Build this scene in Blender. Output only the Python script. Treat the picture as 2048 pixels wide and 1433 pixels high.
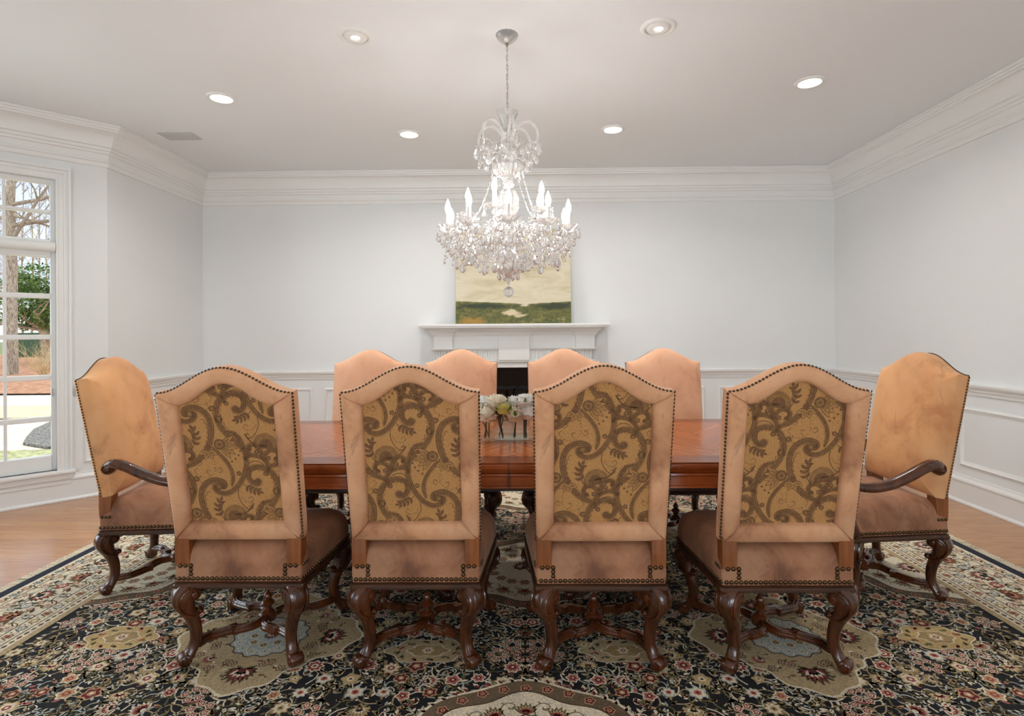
import bpy, math, random
from math import sin, cos, pi, radians as R, sqrt, atan2, exp
from mathutils import Vector as V, Matrix as M4
for o in list(bpy.data.objects): bpy.data.objects.remove(o)
S = bpy.context.scene
COL = S.collection
rnd = random.Random(7)

# ------------------------------------------------------------------ camera, world, lights, exposure
CAM_Z = 1.317; FPX = 1110.0; CEIL = 3.05
cd = bpy.data.cameras.new('camera'); cam = bpy.data.objects.new('camera', cd); COL.objects.link(cam)
cd.sensor_fit = 'HORIZONTAL'; cd.sensor_width = 36; cd.lens = FPX / 2048 * 36
cd.shift_x = -6.4 / 2048; cd.shift_y = -49.5 / 2048; cd.clip_start = .05; cd.clip_end = 400
cam.location = (0, 0, CAM_Z); cam.rotation_euler = (R(90), R(.38), R(.7))
S.camera = cam
S.view_settings.view_transform = 'Standard'; S.view_settings.look = 'None'
S.view_settings.gamma = 1; S.view_settings.exposure = 0.08; S.view_settings.use_curve_mapping = False
S.cycles.max_bounces = 14; S.cycles.transparent_max_bounces = 24; S.cycles.transmission_bounces = 12
S.cycles.sample_clamp_indirect = 6; S.cycles.use_denoising = True

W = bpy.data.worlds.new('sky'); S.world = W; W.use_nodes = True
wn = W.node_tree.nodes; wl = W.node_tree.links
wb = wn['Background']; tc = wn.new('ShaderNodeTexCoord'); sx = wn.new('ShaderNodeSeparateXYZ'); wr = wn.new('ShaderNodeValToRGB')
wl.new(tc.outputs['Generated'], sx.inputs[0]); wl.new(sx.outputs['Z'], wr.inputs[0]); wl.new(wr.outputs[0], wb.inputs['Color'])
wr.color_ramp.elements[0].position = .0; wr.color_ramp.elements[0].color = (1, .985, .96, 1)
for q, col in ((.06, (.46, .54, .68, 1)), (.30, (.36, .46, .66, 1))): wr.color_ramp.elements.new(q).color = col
wr.color_ramp.elements[-1].position = .42; wr.color_ramp.elements[-1].color = (1, 1, 1, 1)  # unseen upper sky made bright to light the ground outside
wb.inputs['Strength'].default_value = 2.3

def area(name, loc, rot, w, h, power, color=(1, 1, 1)):
    l = bpy.data.lights.new(name, 'AREA'); l.shape = 'RECTANGLE'; l.size = w; l.size_y = h; l.energy = power; l.color = color
    o = bpy.data.objects.new(name, l); COL.objects.link(o); o.location = loc; o.rotation_euler = rot
    return o
# bay daylight lamp, plus added fill lamps at invented windows behind the camera
area('daylight_bay', (-4.50, 2.55, 1.45), (0, R(-90), 0), 2.1, 1.9, 46, (.80, .92, 1))
area('rear_fill_a', (-1.9, -3.32, 1.5), (R(90), 0, 0), 1.7, 2.3, 75, (.83, .935, 1))
area('rear_fill_b', (1.9, -3.32, 1.5), (R(90), 0, 0), 1.7, 2.3, 75, (.83, .935, 1))
CAN_W, BULB_E = 10, 128.0

# ------------------------------------------------------------------ helpers
def lin(c):
    return tuple((x / 255 / 12.92) if x / 255 <= .04045 else ((x / 255 + .055) / 1.055) ** 2.4 for x in c)
class NT:
    def __init__(s, name):
        s.m = bpy.data.materials.new(name); s.m.use_nodes = True; s.t = s.m.node_tree
        s.b = s.t.nodes['Principled BSDF']; s.out = s.t.nodes['Material Output']
    def n(s, ty, **kw):
        x = s.t.nodes.new('ShaderNode' + ty)
        for k, v in kw.items(): setattr(x, k, v)
        return x
    def l(s, a, b): s.t.links.new(a, b)
    def coord(s, scale=(1, 1, 1), rot=(0, 0, 0), kind='Object'):
        t = s.n('TexCoord'); mp = s.n('Mapping'); mp.inputs['Scale'].default_value = scale; mp.inputs['Rotation'].default_value = rot
        s.l(t.outputs[kind], mp.inputs[0]); return mp.outputs[0]
    def noise(s, vec, scale, detail=4, rough=.55, dist=0):
        x = s.n('TexNoise'); s.l(vec, x.inputs['Vector']); x.inputs['Scale'].default_value = scale
        x.inputs['Detail'].default_value = detail; x.inputs['Roughness'].default_value = rough; x.inputs['Distortion'].default_value = dist
        return x.outputs['Fac']
    def ramp(s, fac, stops):
        x = s.n('ValToRGB'); e = x.color_ramp.elements
        while len(e) < len(stops): e.new(.5)
        for k, (p, c) in enumerate(stops): e[k].position = p; e[k].color = (*c, 1) if len(c) == 3 else c
        s.l(fac, x.inputs[0]); return x.outputs[0]
    def mix(s, fac, a, b, mode='MIX'):
        x = s.n('MixRGB', blend_type=mode)
        for v, i in ((fac, 0), (a, 1), (b, 2)):
            if hasattr(v, 'links') or hasattr(v, 'is_linked'): s.l(v, x.inputs[i])
            else: x.inputs[i].default_value = v if i == 0 else (*v, 1)
        return x.outputs[0]
    def bump(s, h, strength, dist=.01):
        x = s.n('Bump'); x.inputs['Strength'].default_value = strength; x.inputs['Distance'].default_value = dist
        s.l(h, x.inputs['Height']); s.l(x.outputs[0], s.b.inputs['Normal'])
    def set(s, **kw):
        for k, v in kw.items():
            i = s.b.inputs[k.replace('_', ' ')]
            i.default_value = (*v, 1) if isinstance(v, tuple) and len(v) == 3 and i.type == 'RGBA' else v
        return s
def plain(name, c, rough=.5, **kw):
    x = NT(name); x.set(Base_Color=lin(c), Roughness=rough, **kw); return x.m
def mottled(name, c1, c2, scale, rough=.6, bump=0, kind='Object', sc=(1, 1, 1), lo=.35, hi=.65, detail=5, **kw):
    x = NT(name); v = x.coord(sc, kind=kind); f = x.noise(v, scale, detail)
    x.l(x.ramp(f, [(lo, lin(c1)), (hi, lin(c2))]), x.b.inputs['Base Color']); x.set(Roughness=rough, **kw)
    if bump: x.bump(x.noise(v, scale * 4, 3), bump)
    return x.m

class MB:
    """collects vertices and faces; build() links them as one mesh object"""
    def __init__(s): s.v = []; s.f = []; s.m = []; s.mi = 0
    def face(s, pts, mi=None):
        k = len(s.v); s.v += [tuple(p) for p in pts]; s.f.append(tuple(range(k, k + len(pts)))); s.m.append(s.mi if mi is None else mi)
    def box(s, x0, x1, y0, y1, z0, z1):
        k = len(s.v)
        s.v += [(x0, y0, z0), (x1, y0, z0), (x1, y1, z0), (x0, y1, z0), (x0, y0, z1), (x1, y0, z1), (x1, y1, z1), (x0, y1, z1)]
        for q in ((0, 3, 2, 1), (4, 5, 6, 7), (0, 1, 5, 4), (1, 2, 6, 5), (2, 3, 7, 6), (3, 0, 4, 7)): s.f.append(tuple(k + i for i in q)); s.m.append(s.mi)
        return s
    def loft(s, rings, cap0=True, cap1=True, closed=True, wrap=False):
        n = len(rings[0]); k = len(s.v)
        for r in rings: s.v += [tuple(p) for p in r]
        nr = len(rings)
        for i in range(nr if wrap else nr - 1):
            a = k + i * n; b = k + ((i + 1) % nr) * n
            for j in range(n if closed else n - 1):
                s.f.append((a + j, a + (j + 1) % n, b + (j + 1) % n, b + j)); s.m.append(s.mi)
        if not wrap and closed:
            if cap0: s.f.append(tuple(k + j for j in range(n))[::-1]); s.m.append(s.mi)
            if cap1: s.f.append(tuple(k + (nr - 1) * n + j for j in range(n))); s.m.append(s.mi)
        return s
    def lathe(s, prof, c=(0, 0, 0), n=20, axis=(0, 0, 1), mod=None):
        """prof: (radius, height) pairs; mod(angle, radius, k) may change a radius"""
        ax = V(axis).normalized(); h = V((1, 0, 0)) if abs(ax.x) < .9 else V((0, 1, 0))
        e1 = (h - ax * h.dot(ax)).normalized(); e2 = ax.cross(e1); c = V(c); rings = []
        for k, (r, z) in enumerate(prof):
            ring = []
            for i in range(n):
                t = 2 * pi * i / n; rr, zz = (r, z) if not mod else mod(t, r, z, k)
                ring.append(c + ax * zz + (e1 * cos(t) + e2 * sin(t)) * max(rr, 1e-5))
            rings.append(ring)
        return s.loft(rings)
    def tube(s, path, r, n=8, cap=True, ry=None, up=None, wrap=False):
        """r: number, or a function of 0..1; ry: second half-axis"""
        P = [V(p) for p in path]; N = len(P); rings = []; ref = None
        for i, p in enumerate(P):
            d = (P[(i + 1) % N] - P[i - 1]) if wrap else (P[min(i + 1, N - 1)] - P[max(i - 1, 0)])
            d.normalize()
            if up is not None: a = V(up)
            elif ref is None: a = V((0, 0, 1)) if abs(d.z) < .9 else V((1, 0, 0))
            else: a = ref
            e1 = (a - d * a.dot(d)).normalized(); e2 = d.cross(e1); ref = e1
            t = i / max(N - 1, 1); q = r(t) if callable(r) else r; q2 = q if ry is None else (ry(t) if callable(ry) else ry)
            rings.append([p + e1 * q * cos(2 * pi * j / n) + e2 * q2 * sin(2 * pi * j / n) for j in range(n)])
        return s.loft(rings, cap, cap, wrap=wrap)
    def ball(s, c, r, n=8, m=5, sc=(1, 1, 1)):
        c = V(c); rings = [[c + V((r * sin(pi * i / m) * cos(2 * pi * j / n) * sc[0], r * sin(pi * i / m) * sin(2 * pi * j / n) * sc[1], -r * cos(pi * i / m) * sc[2])) for j in range(n)] for i in range(1, m)]
        k = len(s.v); s.loft(rings, True, True); return s
    def nail(s, p, nrm, r):
        """low dome standing on a surface"""
        n = V(nrm).normalized(); a = V((0, 0, 1)) if abs(n.z) < .8 else V((1, 0, 0)); e1 = (a - n * a.dot(n)).normalized(); e2 = n.cross(e1); p = V(p)
        s.loft([[p + n * (r * h - .001) + (e1 * cos(2 * pi * j / 8) + e2 * sin(2 * pi * j / 8)) * r * q for j in range(8)] for q, h in ((1, 0), (.86, .38), (.5, .62), (.12, .7))], False, True)
    def add(s, o, mt=None):
        k = len(s.v); s.v += [tuple(mt @ V(p)) if mt else p for p in o.v]; s.f += [tuple(k + i for i in q) for q in o.f]; s.m += [s.mi] * len(o.f); return s
    def mesh(s, name, mats, smooth=40):
        me = bpy.data.meshes.new(name); me.from_pydata(s.v, [], s.f)
        for m in (mats if isinstance(mats, (list, tuple)) else [mats]): me.materials.append(m)
        if any(s.m): me.polygons.foreach_set('material_index', s.m)
        if smooth:
            me.polygons.foreach_set('use_smooth', [True] * len(s.f)); me.set_sharp_from_angle(angle=R(smooth))
        me.update(); return me
    def build(s, name, mats, parent=None, smooth=40, bevel=0, kind=None):
        me = s.mesh(name, mats, smooth); return link(name, me, parent, bevel, kind)
def link(name, me, parent=None, bevel=0, kind=None):
    o = bpy.data.objects.new(name, me); COL.objects.link(o); o.parent = parent
    if bevel:
        b = o.modifiers.new('bevel', 'BEVEL'); b.width = bevel; b.segments = 2; b.limit_method = 'ANGLE'; b.angle_limit = R(40)
    if kind: o['kind'] = kind
    return o
def tag(o, label, cat, group=None):
    o['label'] = label; o['category'] = cat
    if group: o['group'] = group
    return o
def thing(name, label, cat, loc=(0, 0, 0), rz=0, group=None):
    o = bpy.data.objects.new(name, None); COL.objects.link(o); o.location = loc; o.rotation_euler = (0, 0, rz); o.empty_display_size = .1
    return tag(o, label, cat, group)
def copy_tree(o, parent=None):
    c = o.copy(); COL.objects.link(c); c.parent = parent
    for ch in [x for x in o.children]: copy_tree(ch, c)
    return c
def spline(P, n=8, closed=False):
    """Catmull-Rom through the points"""
    P = [V(p) for p in P]; N = len(P); out = []
    for i in range(N if closed else N - 1):
        g = (lambda k: P[k % N]) if closed else (lambda k: P[max(0, min(N - 1, k))])
        a, b, c, d = g(i - 1), g(i), g(i + 1), g(i + 2)
        for j in range(n):
            t = j / n
            out.append(.5 * ((2 * b) + (c - a) * t + (2 * a - 5 * b + 4 * c - d) * t * t + (3 * b - a - 3 * c + d) * t ** 3))
    if not closed: out.append(P[-1])
    return out

# ------------------------------------------------------------------ materials
paint = NT('wall_paint'); pv = paint.coord(); paint.l(paint.ramp(paint.noise(pv, .8, 2), [(.3, (.79, .80, .80)), (.7, (.82, .83, .83))]), paint.b.inputs['Base Color'])
paint.set(Roughness=.75); paint.bump(paint.noise(pv, 180, 2), .04, .002); PAINT = paint.m
CEILM = plain('ceiling_paint', (237, 239, 241), .85)
TRIM = plain('trim_enamel', (236, 236, 234), .38)
WHITE = plain('white_plastic', (235, 235, 232), .4)
BLACK = plain('black_slate', (14, 14, 15), .18)
SOOT = mottled('firebox_brick', (22, 22, 22), (48, 46, 44), 9, .8)

def wood(name, dark, light, scale=6, axis=(1, 14, 14), rough=.3, coat=.0, bump=.03, rot=(0, 0, 0)):
    x = NT(name); v = x.coord(axis, rot); f = x.noise(v, scale, 6, .62, .6)
    g = x.noise(x.coord((1, 1, 1)), 5, 3)
    c = x.mix(.35, x.ramp(f, [(.25, lin(dark)), (.72, lin(light))]), x.ramp(g, [(.3, lin(dark)), (.7, lin(light))]))
    x.l(c, x.b.inputs['Base Color']); x.set(Roughness=rough, Coat_Weight=coat, Coat_Roughness=.08)
    if bump: x.bump(f, bump, .004)
    return x.m
WALNUT = wood('carved_walnut', (15, 7, 4), (102, 50, 20), 4, (7, 7, 1.4), .24, .5)
WALNUT_X = wood('walnut_rail', (26, 13, 7), (86, 46, 22), 5, (1.2, 9, 9), .32, .3)
POSTW = wood('post_walnut', (92, 46, 16), (158, 90, 38), 4, (8, 8, 1), .42, .1)
TABLEW = wood('table_mahogany', (96, 40, 14), (170, 88, 38), 3.2, (1, 9, 5), .24, .2)

def table_top_mat():
    x = NT('table_top_veneer'); t = x.n('TexCoord'); s = x.n('SeparateXYZ'); x.l(t.outputs['Object'], s.inputs[0])
    # flame figure: chevrons that mirror every 0.3 m
    pp = x.n('Math', operation='PINGPONG'); x.l(s.outputs['X'], pp.inputs[0]); pp.inputs[1].default_value = .32
    ad = x.n('Math', operation='MULTIPLY_ADD'); x.l(pp.outputs[0], ad.inputs[0]); ad.inputs[1].default_value = 1.3; x.l(s.outputs['Y'], ad.inputs[2])
    cb = x.n('CombineXYZ'); x.l(ad.outputs[0], cb.inputs[1])
    m2 = x.n('Math', operation='MULTIPLY'); x.l(pp.outputs[0], m2.inputs[0]); m2.inputs[1].default_value = .12; x.l(m2.outputs[0], cb.inputs[0])
    f = x.noise(cb.outputs[0], 17, 6, .65, .4)
    field = x.ramp(f, [(.3, lin((128, 62, 22))), (.7, lin((178, 98, 46)))])
    # darker cross banding inside a thin line, near the edge
    ay = x.n('Math', operation='ABSOLUTE'); x.l(s.outputs['Y'], ay.inputs[0]); ax = x.n('Math', operation='ABSOLUTE'); x.l(s.outputs['X'], ax.inputs[0])
    sh = x.n('Math', operation='SUBTRACT'); x.l(ax.outputs[0], sh.inputs[0]); sh.inputs[1].default_value = 1.46 - .59
    mx = x.n('Math', operation='MAXIMUM'); x.l(sh.outputs[0], mx.inputs[0]); x.l(ay.outputs[0], mx.inputs[1])
    gt = x.n('Math', operation='GREATER_THAN'); x.l(mx.outputs[0], gt.inputs[0]); gt.inputs[1].default_value = .455
    band = x.ramp(x.noise(x.coord((1, 12, 1)), 9, 5), [(.3, lin((86, 38, 16))), (.7, lin((140, 70, 32)))])
    c = x.mix(gt.outputs[0], field, band)
    x.l(c, x.b.inputs['Base Color']); x.set(Roughness=.20, Specular_IOR_Level=.32); return x.m
TABLETOP = table_top_mat()

def velvet(name, dark, mid, light, scale=5.0):
    x = NT(name); v = x.coord((1, 1, 1)); f = x.noise(v, scale, 6, .62, .5); g = x.noise(v, scale * .38, 3, .5, .8)
    base = x.ramp(f, [(.36, lin(dark)), (.47, lin(mid)), (.62, lin(light))])
    wear = x.ramp(g, [(.38, lin(dark)), (.55, lin(mid)), (.68, lin(light))])
    sm = x.noise(x.coord((1, 1, .55)), scale * 2.2, 5, .6, 1.2)
    x.l(x.mix(x.ramp(sm, [(.60, (0, 0, 0)), (.74, (.55, .55, .55))]), x.mix(.5, base, wear), lin(tuple(v * .62 for v in dark))), x.b.inputs['Base Color'])
    x.set(Roughness=.75, Sheen_Weight=.35, Sheen_Roughness=.35, Sheen_Tint=lin((255, 226, 205)))
    x.bump(x.noise(v, 60, 4), .06, .003); return x.m
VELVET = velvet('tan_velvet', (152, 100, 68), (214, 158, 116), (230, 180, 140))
VELVET_O = velvet('lit_velvet', (184, 122, 76), (228, 168, 112), (238, 186, 134), 3.2)  # velvet colour brightened for the chandelier's light on the armchair fronts
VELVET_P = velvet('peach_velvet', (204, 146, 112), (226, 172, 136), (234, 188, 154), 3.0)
VELVET_S = velvet('seat_velvet', (92, 56, 38), (158, 106, 74), (206, 152, 114), 4.0)  # velvet darkened for soiling and for the shade low on the seats
NAIL = plain('antique_brass_nail', (88, 66, 44), .34, Metallic=.85)
GOLD = NT('gold_weave'); gv = GOLD.coord((1, 1, 1)); GOLD.l(GOLD.ramp(GOLD.noise(GOLD.coord((260, 260, 260)), 1.2, 2), [(.3, lin((164, 116, 64))), (.7, lin((198, 148, 90)))]), GOLD.b.inputs['Base Color']); GOLD.set(Roughness=.8); GOLD = GOLD.m
PBRN = mottled('paisley_brown', (106, 72, 44), (126, 90, 56), 90, .85)
PMID = mottled('paisley_olive', (136, 98, 56), (152, 112, 66), 90, .85)

def floor_mat():
    x = NT('oak_floor'); v = x.coord((1, 1, 1))
    br = x.n('TexBrick'); x.l(v, br.inputs['Vector']); br.offset = .43; br.inputs['Scale'].default_value = 1; br.inputs['Brick Width'].default_value = 1.15; br.inputs['Row Height'].default_value = .083
    br.inputs['Mortar Size'].default_value = .0012; br.inputs['Color1'].default_value = (*lin((172, 112, 62)), 1); br.inputs['Color2'].default_value = (*lin((202, 142, 86)), 1); br.inputs['Mortar'].default_value = (*lin((96, 60, 34)), 1); br.inputs['Bias'].default_value = 0
    g = x.noise(x.coord((1.2, 22, 1)), 4, 7, .66, .7)
    c = x.mix(.55, br.outputs['Color'], x.ramp(g, [(.3, lin((132, 84, 46))), (.65, lin((202, 152, 104)))]))
    x.l(c, x.b.inputs['Base Color']); x.set(Roughness=.24, Coat_Weight=.25, Coat_Roughness=.1); x.bump(br.outputs['Fac'], -.05, .002); return x.m
FLOORM = floor_mat()

def crystal(name, tint, wt=.32, we=.12):
    """cut crystal: refracts, lets some light straight through, and has a milky sparkle of inner facets"""
    x = NT(name); x.t.nodes.remove(x.b)
    g = x.n('BsdfGlass'); g.inputs['IOR'].default_value = 1.52; g.inputs['Roughness'].default_value = .02; g.inputs['Color'].default_value = (*tint, 1)
    t = x.n('BsdfTransparent'); t.inputs[0].default_value = (.97, .97, .97, 1); d = x.n('BsdfTranslucent'); d.inputs[0].default_value = (.95, .93, .91, 1); df = x.n('BsdfDiffuse'); df.inputs[0].default_value = (.92, .91, .9, 1)
    a = x.n('MixShader'); a.inputs[0].default_value = wt; x.l(g.outputs[0], a.inputs[1]); x.l(t.outputs[0], a.inputs[2])
    dd = x.n('MixShader'); dd.inputs[0].default_value = .5; x.l(d.outputs[0], dd.inputs[1]); x.l(df.outputs[0], dd.inputs[2])
    b = x.n('MixShader'); b.inputs[0].default_value = we; x.l(a.outputs[0], b.inputs[1]); x.l(dd.outputs[0], b.inputs[2])
    x.l(b.outputs[0], x.out.inputs['Surface']); return x.m
CRYSTAL = crystal('cut_crystal', (1, 1, 1), .24, .14); MILKY = crystal('frosted_crystal', (1, 1, 1), .35, .36)
GLASSY = crystal('clear_glass', (.97, 1, .98), .55, .0)
def pane_mat():
    x = NT('window_glass'); x.t.nodes.remove(x.b)
    t = x.n('BsdfTransparent'); t.inputs[0].default_value = (.97, .98, .98, 1); g = x.n('BsdfGlossy'); g.inputs['Roughness'].default_value = .01
    lw = x.n('LayerWeight'); lw.inputs[0].default_value = .12; a = x.n('MixShader'); x.l(lw.outputs['Fresnel'], a.inputs[0]); x.l(t.outputs[0], a.inputs[1]); x.l(g.outputs[0], a.inputs[2])
    x.l(a.outputs[0], x.out.inputs['Surface']); return x.m
PANE = pane_mat()
CHROME = plain('polished_nickel', (205, 203, 200), .16, Metallic=1.0)
CANDLE = plain('candle_sleeve', (236, 230, 218), .5)
def glow(name, c, e):
    x = NT(name); x.set(Base_Color=c, Emission_Color=c, Emission_Strength=e, Roughness=.5); return x.m
BULB = glow('bulb_glow', (1, .98, .95), BULB_E)
LENS = glow('downlight_lens', (1, .96, .9), 14.0)
LENS_DIM = glow('dim_downlight_lens', (1, .97, .93), 1.2)
# ------------------------------------------------------------------ room shell
XR, XL, YB, YF = 3.36, -3.47, 6.0, -3.2
PLAN = [(XR, YB), (XL, YB), (XL, 4.61), (XL - .9, 3.71), (XL - .9, 1.4), (XL, .5), (XL, YF), (XR, YF)]
m = MB(); m.face([(XL - 1.1, YF - .2, 0), (XR + .2, YF - .2, 0), (XR + .2, YB + .2, 0), (XL - 1.1, YB + .2, 0)]); m.face([(XL - 1.1, YF - .2, -.1), (XL - 1.1, YB + .2, -.1), (XR + .2, YB + .2, -.1), (XR + .2, YF - .2, -.1)])
m.build('floor', FLOORM, kind='structure')
m = MB(); m.box(XL - 1.1, XR + .2, YF - .2, YB + .2, CEIL, CEIL + .15); m.build('ceiling', CEILM, kind='structure')

def wall(name, p0, p1, holes=()):
    """wall from p0 to p1 (room on the left of that direction when walking the plan), holes (s0, s1, z0, z1)"""
    a = V((*p0, 0)); d = V((*p1, 0)) - a; L = d.length; d /= L; nrm = V((-d.y, d.x, 0)); T = .17
    # plan is listed counter-clockwise seen from above, so the room lies to the left
    ss = sorted({0, L, *[h[0] for h in holes], *[h[1] for h in holes]}); zs = sorted({0, CEIL, *[h[2] for h in holes], *[h[3] for h in holes]})
    m = MB(); P = lambda s, z, o: a + d * s + nrm * (-T if o else 0) + V((0, 0, z))
    for s0, s1 in zip(ss, ss[1:]):
        for z0, z1 in zip(zs, zs[1:]):
            if any(h[0] <= s0 and s1 <= h[1] and h[2] <= z0 and z1 <= h[3] for h in holes): continue
            for o in (0, 1): m.face([P(s0, z0, o), P(s1, z0, o), P(s1, z1, o), P(s0, z1, o)])
    for s0, s1, z0, z1 in holes:
        for (u, w), (u2, w2) in (((s0, z0), (s1, z0)), ((s1, z0), (s1, z1)), ((s1, z1), (s0, z1)), ((s0, z1), (s0, z0))):
            m.face([P(u, w, 0), P(u2, w2, 0), P(u2, w2, 1), P(u, w, 1)])
    for s, z in ((0, 0), (L, 0)): m.face([P(s, 0, 0), P(s, 0, 1), P(s, CEIL, 1), P(s, CEIL, 0)])
    return m.build(name, PAINT, smooth=0, kind='structure'), a, d, nrm, L
H1 = [(.335, .937, .25, 2.565)]
wall('wall_back', PLAN[0], PLAN[1])
wall('wall_left_back', PLAN[1], PLAN[2])
_, BA, BD, BN, BL = wall('wall_bay_back', PLAN[2], PLAN[3], H1)
HC = [(.16, 1.08, .25, 2.565), (1.23, 2.15, .25, 2.565)]
_, CA, CDIR, CN, CL = wall('wall_bay', PLAN[3], PLAN[4], HC)
wall('wall_bay_front', PLAN[4], PLAN[5])
wall('wall_left_front', PLAN[5], PLAN[6])
HF = [(.6, 2.3, .3, 2.6), (4.5, 6.2, .3, 2.6)]
_, FA, FD, FN, FL = wall('wall_front', PLAN[6], PLAN[7], HF)
wall('wall_right', PLAN[7], PLAN[0])

def sweep(path, prof, closed=False):
    """profile (offset into the room, z) mitred along a plan path walked with the room on the left"""
    P = [V((*p, 0)) for p in path]; N = len(P); rings = []
    for i, p in enumerate(P):
        d1 = (p - P[i - 1]).normalized() if (i or closed) else (P[1] - p).normalized()
        d2 = (P[(i + 1) % N] - p).normalized() if (i < N - 1 or closed) else d1
        n1, n2 = V((-d1.y, d1.x, 0)), V((-d2.y, d2.x, 0)); b = (n1 + n2).normalized(); k = 1 / max(b.dot(n1), .3)
        rings.append([p + b * (o * k) + V((0, 0, z)) for o, z in prof])
    return MB().loft(rings, wrap=closed)
CROWN = [(0, -.325), (.014, -.325), (.018, -.318), (.018, -.292), (.027, -.285), (.027, -.272), (.018, -.266), (.02, -.222), (.032, -.215), (.034, -.198), (.046, -.192), (.05, -.172), (.064, -.165), (.066, -.150), (.070, -.128), (.080, -.100), (.098, -.074), (.122, -.056), (.138, -.052), (.140, -.040), (.152, -.036), (.156, -.022), (.168, -.018), (.168, -.001), (0, -.001)]
sweep(PLAN, [(o, CEIL + z) for o, z in CROWN], True).build('trim_1', TRIM, smooth=30, kind='structure')
BASE = [(0, .001), (.032, .001), (.032, .012), (.024, .022), (.018, .024), (.018, .160), (.026, .166), (.026, .178), (.018, .190), (.010, .198), (.008, .212), (0, .214)]
RAIL = [(0, .832), (.012, .834), (.014, .856), (.024, .862), (.026, .876), (.040, .890), (.046, .902), (.046, .916), (.036, .924), (0, .926)]
FXL, FXR = -.97, .80            # the fireplace's body against the back wall
bay_end = tuple((BA + BD * .215)[:2])
sweep([PLAN[7], PLAN[0], (FXR, YB)], BASE).build('baseboard_right', TRIM, smooth=30, kind='structure')
sweep([(FXL, YB), PLAN[1], PLAN[2], PLAN[3], PLAN[4], PLAN[5], PLAN[6]], BASE).build('baseboard_left', TRIM, smooth=30, kind='structure')
sweep([PLAN[7], PLAN[0], (FXR, YB)], RAIL).build('trim_2', TRIM, smooth=30, kind='structure')
sweep([(FXL, YB), PLAN[1], PLAN[2], bay_end], RAIL).build('trim_3', TRIM, smooth=30, kind='structure')
# raised panel mouldings of the wainscot
PANEL = [(0, 0), (.006, .002), (.016, .010), (.022, .022), (.030, .026), (.034, .0)]
def panel(m, p0, d, nrm, s0, s1, z0, z1):
    rings = []
    for s, z, du, dz in ((s0, z0, 1, 1), (s1, z0, -1, 1), (s1, z1, -1, -1), (s0, z1, 1, -1)):
        rings.append([V((*p0, 0)) + d * (s + du * a) + V((0, 0, z + dz * a)) + nrm * h for a, h in ((0, 0), (.004, .012), (.014, .016), (.022, .008), (.034, .004), (.036, 0))])
    m.loft(rings, wrap=True)
m = MB()
for s0, s1 in ((.2, 2.3), (2.5, 5.25), (5.42, 7.5), (7.66, 9.05)): panel(m, PLAN[7], V((0, 1, 0)), V((-1, 0, 0)), s0, s1, .285, .735)
m.build('trim_4', TRIM, smooth=30, kind='structure')
m = MB()
for s0, s1 in ((.16, 1.25), (1.4, 2.45)): panel(m, PLAN[0], V((-1, 0, 0)), V((0, -1, 0)), s0, s1, .285, .735)
for s0, s1 in ((4.42, 5.5), (5.64, 6.7)): panel(m, PLAN[0], V((-1, 0, 0)), V((0, -1, 0)), s0, s1, .285, .735)
panel(m, PLAN[1], V((0, -1, 0)), V((1, 0, 0)), .13, 1.26, .285, .735)
panel(m, PLAN[2], BD, BN, .04, .165, .285, .735)
m.build('trim_5', TRIM, smooth=30, kind='structure')

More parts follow.
